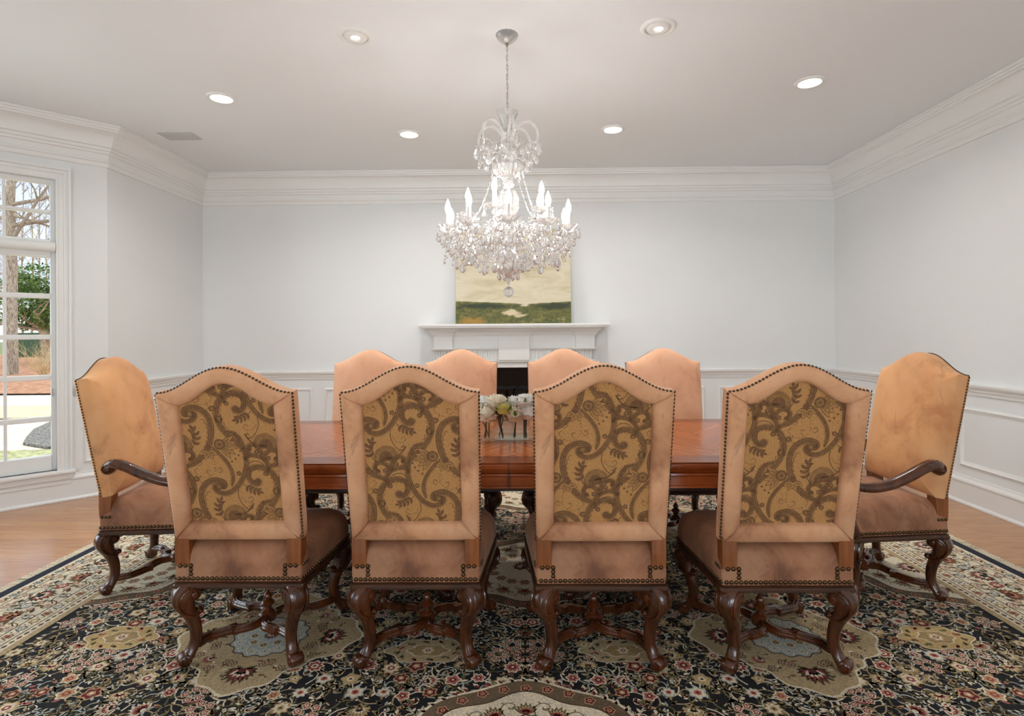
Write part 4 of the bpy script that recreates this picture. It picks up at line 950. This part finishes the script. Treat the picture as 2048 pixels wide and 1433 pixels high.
for k in range(190):
    q = xr.uniform(0, 2 * pi); r = .10 + .28 * sqrt(xr.random()); z = ZL - .05 - .13 * xr.random() * (1.15 - r); L = xr.choice((.028, .034, .040, .055)); extra.append((sin(q) * r, -cos(q) * r, z, L, q * 3))
    beads.append((sin(q) * r, -cos(q) * r, z + .010, .012, q))
for k in range(150):
    q = xr.uniform(0, 2 * pi); r = .05 + .30 * xr.random(); beads.append((sin(q) * r, -cos(q) * r, ZL - .01 - .15 * xr.random() * (1 - r), xr.choice((.012, .016, .02)), q))
for k in range(40):
    q = xr.uniform(0, 2 * pi); r = .04 + .14 * xr.random(); extra.append((sin(q) * r, -cos(q) * r, Z(296 + 22 * xr.random()), xr.choice((.03, .04)), q * 3))
drops.sort(key=lambda d: (-d[3] + .05 * d[1]))
for x, y, z, L, tw in drops[:100]:
    o = link('crystal_drop', PEAR, t); o.location = (x, y, z); o.rotation_euler = (0, 0, tw); o.scale = (L * .95, L * .95, L)
m = MB()
for x, y, z, L, tw in drops[100:] + extra: m.add(pear, M4.Translation((x, y, z)) @ M4.Rotation(tw, 4, 'Z') @ M4.Diagonal((L * .95, L * .95, L, 1)))
m.build('small_crystal_drop', CRYSTAL, t, smooth=0, kind='stuff')
m = MB()
for x, y, z, r, tw in beads: m.add(octo, M4.Translation((x, y, z)) @ M4.Rotation(tw, 4, 'Z') @ M4.Diagonal((r, r, r * 1.15, 1)))
m.build('crystal_bead_garland', CRYSTAL, t, smooth=0, kind='stuff')

# ------------------------------------------------------------------ rug
RX, RY, RHX, RHY = .005, 3.08, 2.70, 1.95
t = thing('rug', 'large fringed floral rug with cream border and black field under the table', 'rug', (RX, RY, 0))
RC = [(14, 14, 20), (234, 221, 194), (158, 70, 62), (104, 30, 30), (108, 100, 66), (170, 144, 98), (184, 190, 182), (198, 152, 114), (200, 172, 116), (84, 66, 46), (26, 33, 50), (186, 106, 94), (188, 166, 126), (112, 94, 70)]
RUGM = [mottled('rug_wool_%s' % n, tuple(max(0, int(v * .86)) for v in c), tuple(min(255, int(v * 1.06)) for v in c), 130, .95, .25) for n, c in zip('black cream red crimson olive tan blue peach gold umber navy rose camel taupe'.split(), RC)]
BLK, CRM, RED, CRI, OLV, TAN, BLU, PCH, GLD, UMB, NVY, ROS, CML, TAU = range(14)
m = MB(); m.box(-RHX + .03, RHX - .03, -RHY, RHY, .001, .0105); m.build('rug_backing', RUGM[NVY], t, smooth=0)
m = MB()
for sd in (-1, 1):
    n = 420
    for k in range(n):
        y = -RHY + 2 * RHY * (k + .5) / n; a = rnd.uniform(-.004, .004); x0, x1 = sd * (RHX - .035), sd * (RHX + .035 + rnd.uniform(-.006, .006))
        m.box(min(x0, x1), max(x0, x1), y - .0030 + a, y + .0030 + a, .001, .007)
m.build('fringe', RUGM[CRM], t, smooth=0)
d = Draw(); QR = random.Random(11)
def lobes(r, n, a, k=48, ph=0, r2=None): return [((r * (1 + a * cos(n * q + ph))) * cos(q), ((r2 or r) * (1 + a * cos(n * q + ph))) * sin(q)) for q in [2 * pi * j / k for j in range(k)]]
def rosette(x, y, r, cols, n=6, lay=2, rot=0):
    d.push(x, y, rot); d.poly(lobes(r, n, .16, 5 * n), cols[0], lay); d.poly(lobes(r * .78, n, .18, 5 * n), cols[1], lay + 1); d.poly(lobes(r * .42, n, .1, 4 * n), cols[2], lay + 2); d.dot(0, 0, r * .2, cols[3], lay + 3, 6); d.pop()
def palmette(x, y, r, rot, cols, lay=2, n=4):
    d.push(x, y, rot)
    for k in range(-n, n + 1): d.leaf(0, 0, pi / 2 + k * .33, r * (1 - .07 * abs(k)), r * .15, cols[0], lay)
    for k in range(-n, n + 1): d.leaf(0, r * .05, pi / 2 + k * .33, r * .74 * (1 - .07 * abs(k)), r * .085, cols[1], lay + 1)
    for k in range(-2, 3): d.leaf(0, 0, pi / 2 + k * .45, r * .52, r * .12, cols[2], lay + 2)
    d.dot(0, r * .04, r * .17, cols[3], lay + 3, 8); d.dot(0, r * .04, r * .08, cols[0], lay + 4, 6)
    for s in (-1, 1): d.leaf(0, 0, -pi / 2 + s * .9, r * .5, r * .09, cols[4], lay)
    d.pop()
def scroll(x, y, rot, k, col, fl=1, lay=1):
    d.push(x, y, rot, k, fl); c = sp2([(-.09, -.03), (-.05, .025), (.01, .045), (.055, .015), (.045, -.03), (.008, -.034), (.0, -.006), (.02, .004)], 4); d.ribbon(c, lambda u: .0042 - .0022 * u, col, lay)
    for i, sg in ((3, 1), (7, 1), (10, 1), (14, 1), (18, -1), (22, -1)):
        a = atan2(c[i + 1][1] - c[i][1], c[i + 1][0] - c[i][0]) + sg * .9; d.leaf(*c[i], a, .030, .0068, [OLV, CRM, BLU, OLV, TAN, PCH][i % 6], lay, .2)
    d.pop()
FX, FY = RHX - .56, RHY - .50                                  # half size of the black field
SETS = [(CRM, PCH, RED, GLD, OLV), (CRM, RED, CRM, CRI, BLU), (PCH, CRI, PCH, CRM, OLV), (TAN, CRM, GLD, UMB, OLV), (CRM, ROS, CRI, CRM, BLU), (GLD, CRM, RED, CRM, OLV), (BLU, CRM, ROS, CRI, OLV), (CML, GLD, CRM, UMB, TAN)]
quad = d
st = .096; ny = int(FY / (st * .86)) + 1; nx = int(FX / st) + 1
for j in range(ny):
    for i in range(nx):
        x = (i + .5 * (j % 2)) * st + QR.uniform(-.014, .014); y = j * st * .86 + QR.uniform(-.012, .012)
        if i == 0 and not j % 2: x = 0
        if j == 0: y = 0
        if x > FX - .03 or y > FY - .03: continue
        w = QR.random(); cs = QR.choice(SETS)
        if w < .40: rosette(x, y, QR.uniform(.023, .036), cs, QR.choice((5, 6, 8)), 2, QR.uniform(0, 6))
        elif w < .62: palmette(x, y, QR.uniform(.048, .066), QR.choice((0, pi, pi / 2, -pi / 2)) + QR.uniform(-.5, .5), cs)
        elif w < .72:
            for k in range(5): rosette(x + .032 * cos(k * 1.26), y + .032 * sin(k * 1.26), .0165, (CRM, RED, CRM, CRI), 5)
        for q in range(2): scroll(x + QR.uniform(-.05, .05), y + QR.uniform(-.05, .05), QR.uniform(0, 6.3), QR.uniform(.62, .95), QR.choice((CML, CRM, BLU, OLV, CRM)), QR.choice((1, -1)))
        for q in range(3):
            a = QR.uniform(0, 6.3); d.leaf(x + .047 * cos(a), y + .047 * sin(a), a + QR.uniform(-1, 1), QR.uniform(.02, .036), QR.uniform(.005, .009), QR.choice((OLV, CRM, BLU, TAN, PCH, CRM, ROS)), 1, QR.uniform(-.3, .3))
# medallions that lie on the field (drawn in one quadrant; mirrored to the other three)
def medallion(x, y, k=1.0, ky=1.0):
    d.push(x, y, 0, k); S1 = lambda r, a: [(px, py * ky) for px, py in [(r * (1 + .13 * cos(4 * q) + .035 * cos(16 * q) + a) * cos(q), r * (1 + .13 * cos(4 * q) + .035 * cos(16 * q) + a) * sin(q)) for q in [2 * pi * j / 96 for j in range(96)]]]
    d.poly(S1(.385, 0), CRM, 7); d.poly(S1(.374, 0), CML, 8)
    for q in range(60): a = QR.uniform(0, 6.3); r = QR.uniform(.19, .31); d.leaf(r * cos(a), r * ky * sin(a), QR.uniform(0, 6.3), QR.uniform(.022, .04), .006, (OLV, CRM, UMB, TAN, RED, PCH)[q % 6], 9, .3)
    for q in range(24): a = q * pi / 12; d.leaf(.315 * cos(a), .315 * ky * sin(a), a + 1.2, .035, .007, OLV, 9); d.dot(.34 * cos(a + .1), .34 * ky * sin(a + .1), .006, UMB, 9, 6); d.leaf(.27 * cos(a), .27 * ky * sin(a), a - 1.0, .03, .006, CRM, 9)
    for q in range(4):
        a = q * pi / 2; palmette(.27 * cos(a), .27 * ky * sin(a), .105, a - pi / 2, (UMB, RED, CRM, CRI, OLV), 9, 5); palmette(.255 * cos(a + pi / 4), .255 * ky * sin(a + pi / 4), .05, a - pi / 4, (RED, ROS, CRM, CRI, OLV), 9, 3)
        for w in (-.42, -.30, -.55, .42, .30, .55): rosette((.235 if abs(w) < .5 else .30) * cos(a + w), (.235 if abs(w) < .5 else .30) * ky * sin(a + w), .021, (UMB, CML, CRI, CRM), 6, 9)
    d.poly([(px, py * ky) for px, py in lobes(.172, 14, .05, 84)], UMB, 9); d.poly([(px, py * ky) for px, py in lobes(.165, 14, .05, 84)], BLU, 10)
    for q in range(14): a = 2 * pi * q / 14; rosette(.135 * cos(a), .135 * ky * sin(a), .024, (CRM, BLU, CRM, NVY), 5, 11)
    for q in range(8): a = 2 * pi * q / 8; rosette(.078 * cos(a), .078 * ky * sin(a), .022, (CRM, TAN, UMB, CRM), 5, 11)
    palmette(0, -.02, .055, 0, (UMB, RED, CRM, CRI, OLV), 11); d.pop()
def cartouche(x, y, hx, hy, col):
    d.push(x, y); S1 = lambda k: [(hx * k * cos(q) * (1 + .10 * cos(6 * q)), hy * k * sin(q) * (1 + .10 * cos(6 * q))) for q in [2 * pi * j / 60 for j in range(60)]]
    d.poly(S1(1), CRM, 7); d.poly(S1(.955), col, 8); d.poly(S1(.5), CRM, 9); d.poly(S1(.46), TAN, 10); rosette(0, 0, hy * .3, (GLD, CRM, RED, CRM), 6, 11)
    for q in range(12): a = 2 * pi * q / 12; d.leaf(hx * .68 * cos(a), hy * .68 * sin(a), a + 1.3, .034, .007, (UMB, OLV, RED)[q % 3], 9); d.dot(hx * .8 * cos(a + .2), hy * .8 * sin(a + .2), .007, OLV, 9, 6)
    d.pop()
def half_med(r, rot, x, y):
    """lobed medallion on a side of the field: toothed edge, olive ring of red flowers, cream heart"""
    d.push(x, y, rot)
    for q in range(64): a = 2 * pi * q / 64; d.leaf(r * 1.0 * cos(a), r * sin(a), a + .5, .032, .008, CRM, 7)
    for q in range(64): a = 2 * pi * q / 64; d.leaf(r * .985 * cos(a), r * .985 * sin(a), a + .5, .026, .006, CRI, 8)
    d.poly(lobes(r, 8, .03, 96), CRM, 8); d.poly(lobes(r * .975, 8, .03, 96), TAU, 9)
    for q in range(32): a = 2 * pi * q / 32; rosette(r * .905 * cos(a), r * .905 * sin(a), .020, (PCH, CRI, PCH, CRI), 5, 10)
    d.poly(lobes(r * .835, 8, .05, 96), UMB, 10); d.poly(lobes(r * .82, 8, .05, 96), CRM, 11)
    for q in range(16):
        a = 2 * pi * q / 16; palmette(r * .60 * cos(a), r * .60 * sin(a), .062, a - pi / 2, (OLV, CML, RED, CRI, OLV), 12, 3); scroll(r * .66 * cos(a + .2), r * .66 * sin(a + .2), a, .6, OLV, 1, 12); rosette(r * .40 * cos(a), r * .40 * sin(a), .026, (UMB, PCH, CRI, CRM), 6, 12)
    palmette(0, 0, .1, 0, (UMB, ROS, CRM, CRI, OLV), 12, 5); d.pop()
medallion(1.10, .69, .90); cartouche(1.745, .70, .150, .095, GLD); cartouche(.40, .80, .17, .085, CML); cartouche(1.98, 1.30, .16, .16, CML)
QF = d.p; d.p = []
# both axes cross these: drawn whole
half_med(.44, 0, 0, 0); half_med(.45, 0, 0, -FY); half_med(.45, 0, 0, FY); half_med(.42, pi / 2, -FX, 0); half_med(.42, pi / 2, FX, 0)
WHOLE_F = d.p; d.p = []
# border: navy stripe, guards and the wide cream band
def band(o0, o1, col, lay):
    """frame between offsets o0 and o1 from the rug's edge"""
    a, b, c, e = RHX - .03 - o0, RHY - o0, RHX - .03 - o1, RHY - o1
    for P in ([(-a, -b), (a, -b), (c, -e), (-c, -e)], [(a, -b), (a, b), (c, e), (c, -e)], [(a, b), (-a, b), (-c, e), (c, e)], [(-a, b), (-a, -b), (-c, -e), (-c, e)]): d.poly(P, col, lay)
d.poly([(-FX, -FY), (FX, -FY), (FX, FY), (-FX, FY)], BLK, 0)
BND = [(.0, .055, NVY), (.055, .062, CRM), (.062, .125, CRM), (.125, .131, UMB), (.131, .385, CRM), (.385, .391, UMB), (.391, .455, CRM), (.455, .461, UMB), (.461, .498, CRM), (.498, .53, CML)]
for o0, o1, c in BND: band(o0, o1, c, 8)
def along(off, step, f):
    """repeat f(i) along all four sides at this distance from the edge, y pointing inward"""
    hx, hy = RHX - .03 - off, RHY - off; i = 0
    for (x0, y0, x1, y1, rot) in ((-hx, -hy, hx, -hy, 0), (hx, -hy, hx, hy, pi / 2), (hx, hy, -hx, hy, pi), (-hx, hy, -hx, -hy, -pi / 2)):
        L = abs(x1 - x0) + abs(y1 - y0); n = max(2, round(L / step / 2) * 2)
        for k in range(n): u = (k + .5) / n; d.push(x0 + (x1 - x0) * u, y0 + (y1 - y0) * u, rot); f(k); d.pop(); i += 1
def f1(k): rosette(0, 0, .021, ((CRI, PCH, CRM, CRI), (UMB, BLU, NVY, CRM))[k % 2], 6, 9); d.leaf(.028, -.012, .5, .03, .006, OLV, 9); d.leaf(.028, .014, -.5, .03, .006, UMB, 9)
def f2(k):
    cs = ((OLV, RED, PCH, CRI, BLU), (UMB, ROS, CRM, NVY, OLV))[k % 2]; palmette(0, -.035 if k % 2 else .035, .092, 0 if k % 2 else pi, cs, 9, 5)
    for q in range(6): a = q * pi / 3; d.leaf(.075 * cos(a), .088 * sin(a), a + 1.1, .045, .009, (OLV, BLU, UMB)[q % 3], 9, .3); rosette(.085 * cos(a + .5), .095 * sin(a + .5), .016, ((CRI, PCH, CRM, RED), (NVY, BLU, CRM, NVY))[q % 2], 5, 9)
    for q in (-1, 1): scroll(.09, q * .085, q * 1.1, .8, (OLV, CRI)[k % 2], q, 9); scroll(.02, q * .10, 2.0 + q, .7, UMB, q, 9); scroll(-.04, q * .05, 3.6 + q, .6, OLV, -q, 9)
    rosette(.105, 0, .030, ((CRI, ROS, CRM, CRI), (NVY, BLU, CRM, RED))[k % 2], 8, 10)
    for q in (-1, 1): d.leaf(.105, q * .035, q * pi / 2, .05, .011, OLV, 9); rosette(.10, q * .10, .018, (ROS, CRM, CRI, CRM), 5, 10)
def f3(k): rosette(0, 0, .021, ((UMB, PCH, CRI, RED), (OLV, GLD, CRM, CRM), (NVY, BLU, CRM, CRI))[k % 3], 6, 9); d.ribbon(sp2([(.018, 0), (.032, .016), (.05, 0)], 3), .0022, OLV, 9); d.dot(.034, -.014, .005, CRI, 9, 6)
def f4(k): d.leaf(-.01, 0, 0, .03, .008, (CRI, OLV, UMB)[k % 3], 9)
along(.0935, .068, f1); along(.258, .205, f2); along(.423, .066, f3); along(.48, .036, f4)
WHOLE_B = d.p; d.p = []
def rug_mesh(name, sets, z0=.0107):
    m = MB()
    for polys, signs in sets:
        for sx_, sy_ in signs:
            for pts, col, lay in polys:
                q = [(x * sx_, y * sy_) for x, y in pts]
                if sum(a[0] * b[1] - b[0] * a[1] for a, b in zip(q, q[1:] + q[:1])) < 0: q.reverse()
                m.face([(x, y, z0 + .00022 * lay) for x, y in q], col)
    return m.build(name, RUGM, t, smooth=0)
clipf = [(-FX - .05, -FY - .05), (FX + .05, -FY - .05), (FX + .05, FY + .05), (-FX - .05, FY + .05)]
four = [(1, 1), (-1, 1), (1, -1), (-1, -1)]
inb = lambda P, e: [(q, c, l) for q, c, l in ((clip(p if sum(a[0] * b[1] - b[0] * a[1] for a, b in zip(p, p[1:] + p[:1])) > 0 else p[::-1], [(-FX - e, -FY - e), (FX + e, -FY - e), (FX + e, FY + e), (-FX - e, FY + e)]), c, l) for p, c, l in P) if len(q) > 2]
rug_mesh('field_pattern', [(inb(QF, .0), four), (inb(WHOLE_F, .0), [(1, 1)])]); rug_mesh('border_pattern', [(WHOLE_B, [(1, 1)])])
# ------------------------------------------------------------------ outside the bay
GZ = -.35
gr = MB(); gr.face([(-60, -30, GZ - .03), (-4.65, -30, GZ - .03), (-4.65, 90, GZ - .03), (-60, 90, GZ - .03)]); gr.build('driveway', mottled('pale_concrete', (196, 190, 182), (222, 217, 208), 1.2, .9), kind='structure')
def patch(name, mat, pts, label=None, cat=None, h=.03, kind='structure'):
    m = MB(); top = [V((x, y, z)) for x, y, z in pts]; m.loft([[p - V((0, 0, h)) for p in top], top]); o = m.build(name, mat, smooth=0, kind=kind)
    return o
LAWN = mottled('winter_lawn', (122, 128, 84), (184, 184, 140), 14, .95, .3); DRY = mottled('dormant_grass', (190, 176, 140), (214, 200, 166), 8, .95, .2)
MULCH = mottled('pine_straw_mulch', (132, 92, 66), (186, 140, 108), 6, .95, .4); GRAVEL = mottled('dark_gravel', (44, 44, 42), (150, 148, 142), 34, .95, .5)
patch('lawn', LAWN, [(-9.5, 2, GZ + .02), (-4.7, 2, GZ + .02), (-4.7, 8.0, GZ + .02), (-7.0, 8.0, GZ + .02), (-9.5, 7.7, GZ + .02)])
patch('lawn', DRY, [(-20, 11.6, GZ + .02), (-6, 11.0, GZ + .02), (-6, 13.2, GZ + .02), (-20, 12.9, GZ + .02)])
patch('path', mottled('tan_border_paver', (198, 186, 166), (222, 212, 194), 5, .9), [(-9.9, 11.0, GZ + .01), (-9.2, 9.7, GZ + .01), (-8.55, 8.75, GZ + .01), (-7.5, 7.6, GZ + .01), (-5, 7.9, GZ + .01), (-4.8, 11.2, GZ + .01)])
g = patch('gravel_bed', GRAVEL, [(-9.1, 10.67, GZ + .05), (-8.55, 9.6, GZ + .05), (-8.0, 8.85, GZ + .05), (-7.6, 8.35, GZ + .05), (-7.0, 8.06, GZ + .05), (-5.4, 8.3, GZ + .05), (-5, 10, GZ + .05), (-6.2, 11.1, GZ + .05), (-8.2, 11.2, GZ + .05)], kind='stuff')
g['label'] = 'dark grey gravel bed curving beside the driveway outside the window'; g['category'] = 'gravel'
sl = lambda y: GZ + .0367 * (y - 15)
m = MB(); m.face([(-60, 15.3, GZ + .02), (-8, 15.9, GZ + .02), (-8, 32, sl(32)), (-60, 32, sl(32))]); m.build('lawn_mulch_ground', MULCH, smooth=0, kind='structure')
m = MB(); m.face([(-90, 32, sl(32)), (-8, 32, sl(32)), (-8, 90, sl(36)), (-90, 90, sl(36))]); m.build('lawn_far_ground', mottled('far_lawn', (86, 104, 58), (130, 140, 84), 3, .95), smooth=0, kind='structure')  # far lawn in a darker mottled green
BARK = mottled('oak_bark', (112, 98, 84), (176, 164, 146), 9, .95, .6, sc=(3, 3, .7)); BARK2 = mottled('far_bark', (128, 108, 86), (186, 168, 142), 4, .95)
def branch(m, p, d, L, r, depth, rr, n=5):
    p = V(p); d = V(d).normalized(); P = [p.copy()]
    for k in range(4):
        d = (d + V((rr.uniform(-.25, .25), rr.uniform(-.25, .25), rr.uniform(-.12, .22)))).normalized(); p = p + d * L / 4; P.append(p.copy())
    m.tube(P, lambda u: r * (1 - .55 * u), n)
    if depth:
        for k in range(rr.choice((3, 4))):
            q = P[rr.randrange(1, 5)]; e = (d + V((rr.uniform(-1, 1), rr.uniform(-1, 1), rr.uniform(-.3, .8)))).normalized(); branch(m, q, e, L * rr.uniform(.5, .75), r * .45, depth - 1, rr, 4)
# the near oak
tr = random.Random(4); OX, OY = -19.55, 21.0; ob = sl(OY)
t = thing('oak_tree', 'thick grey trunked oak with bare limbs close outside the tall window', 'tree', (OX, OY, ob))
m = MB(); m.tube(spline([(0, 0, -.1), (.03, 0, .5), (0, .02, 2.2), (.06, 0, 4.2), (-.02, 0, 6.2), (.1, 0, 8.5), (.0, 0, 11)], 4), lambda u: (.30 if u < .03 else .215) * (1 - .45 * u), 14)
for z, dx, dz, L, r in ((4.7, 1, .10, 3.6, .075), (5.1, .8, .55, 3.0, .08), (5.7, 1, .25, 3.4, .09), (6.1, .7, -.25, 2.2, .06), (6.5, 1, .42, 3.8, .08), (7.2, .5, .7, 3.0, .06), (5.9, -1, .3, 3, .08)): branch(m, (.05, 0, z), (dx, tr.uniform(-.3, .3), dz), L, r, 3, tr, 7)
m.build('trunk', BARK, t, smooth=60)
# evergreen
FOL = mottled('evergreen_leaf', (44, 78, 26), (128, 158, 72), 3.0, .7)
t = thing('evergreen_tree', 'dense green broadleaf evergreen tree behind the oak outside the window', 'tree', (-22.7, 26.0, sl(26)))
m = MB(); m.tube([(.25, 0, -.1), (.2, 0, .9), (.1, 0, 1.6), (.2, 0, 3)], lambda u: .26 - .1 * u, 10)
for q in range(7): a = q * .9; branch(m, (.15, 0, 1.1 + .1 * q), (cos(a), sin(a), .35), 1.8, .09, 1, tr)
m.build('trunk', BARK2, t, smooth=60)
m = MB(); fr = random.Random(9)
for k in range(9000):
    c = fr.choice(((-.5, 0, 3.0, 1.3), (.6, .2, 3.0, 1.4), (0, 0, 4.0, 1.25), (-.9, 0, 2.1, .9), (.9, -.2, 2.1, 1.0), (0, -.4, 2.6, 1.2), (1.4, .3, 3.4, .9), (-1.2, .2, 3.8, .8)))
    v = V((fr.gauss(0, 1), fr.gauss(0, 1), fr.gauss(0, 1))).normalized() * c[3] * fr.uniform(.6, 1.02); p = V(c[:3]) + V((v.x, v.y, v.z * .62))
    a = V((fr.uniform(-1, 1), fr.uniform(-1, 1), fr.uniform(-.6, .6))).normalized() * .085; b = a.cross(V((fr.uniform(-1, 1), fr.uniform(-1, 1), 1))).normalized() * .04
    m.face([p - a, p - b, p + a, p + b])
m.build('foliage', FOL, t, smooth=0)
# twiggy shrub in the mulch
t = thing('bare_shrub', 'tan leafless shrub growing in the mulch under the evergreen tree', 'shrub', (-17.35, 19.9, sl(19.9)))
m = MB()
for q in range(26): a = q * 2.4; branch(m, (0, 0, 0), (cos(a) * .7, sin(a) * .7, 1), fr.uniform(.7, 1.25), .010, 2, fr, 4)
m.build('twig', mottled('straw_twig', (176, 150, 104), (214, 196, 150), 5, .9), t, smooth=0)
t = thing('iron_fence', 'dark green picket fence across the garden behind the oak trunk', 'fence', (-26.5, 30, sl(30)))
GRN = plain('green_fence', (58, 92, 62), .6)
m = MB()
for q in range(54): m.box(-1.8 + q * .09, -1.8 + q * .09 + .055, -.02, .02, 0, 1.32)
m.build('picket_slat', GRN, t, smooth=0)
m = MB()
for z in (.2, 1.15): m.box(-1.85, 3.1, .02, .05, z, z + .06)
m.build('rail', GRN, t, smooth=0)
# the wood beyond
wr_ = random.Random(21)
DEP = [36, 54, 45, 63, 40.5, 72, 49.5, 58.5, 67.5, 76.5]
for k, y in enumerate(DEP):
    px = -50 + k * 17; x = (px - 1044) / FPX * y
    m = MB(); h = wr_.uniform(14, 19) * (y / 50) ** .6; r = wr_.uniform(.09, .17)
    m.tube(spline([(0, 0, -.2), (wr_.uniform(-.2, .2), 0, h * .4), (wr_.uniform(-.3, .3), 0, h)], 4), lambda u: r * (1 - .75 * u), 6)
    for q in range(22): a = wr_.uniform(0, 6.3); branch(m, (wr_.uniform(-.1, .1), 0, h * wr_.uniform(.12, .95)), (cos(a), sin(a) * .7, 1.3), wr_.uniform(1.0, 1.8), r * .30, 2, wr_, 3)
    o = m.build('bare_tree', BARK2, smooth=0); o.location = (x, y, sl(36)); tag(o, 'tall thin leafless tree in the wood far beyond the window', 'tree', 'leafless trees of the far wood')
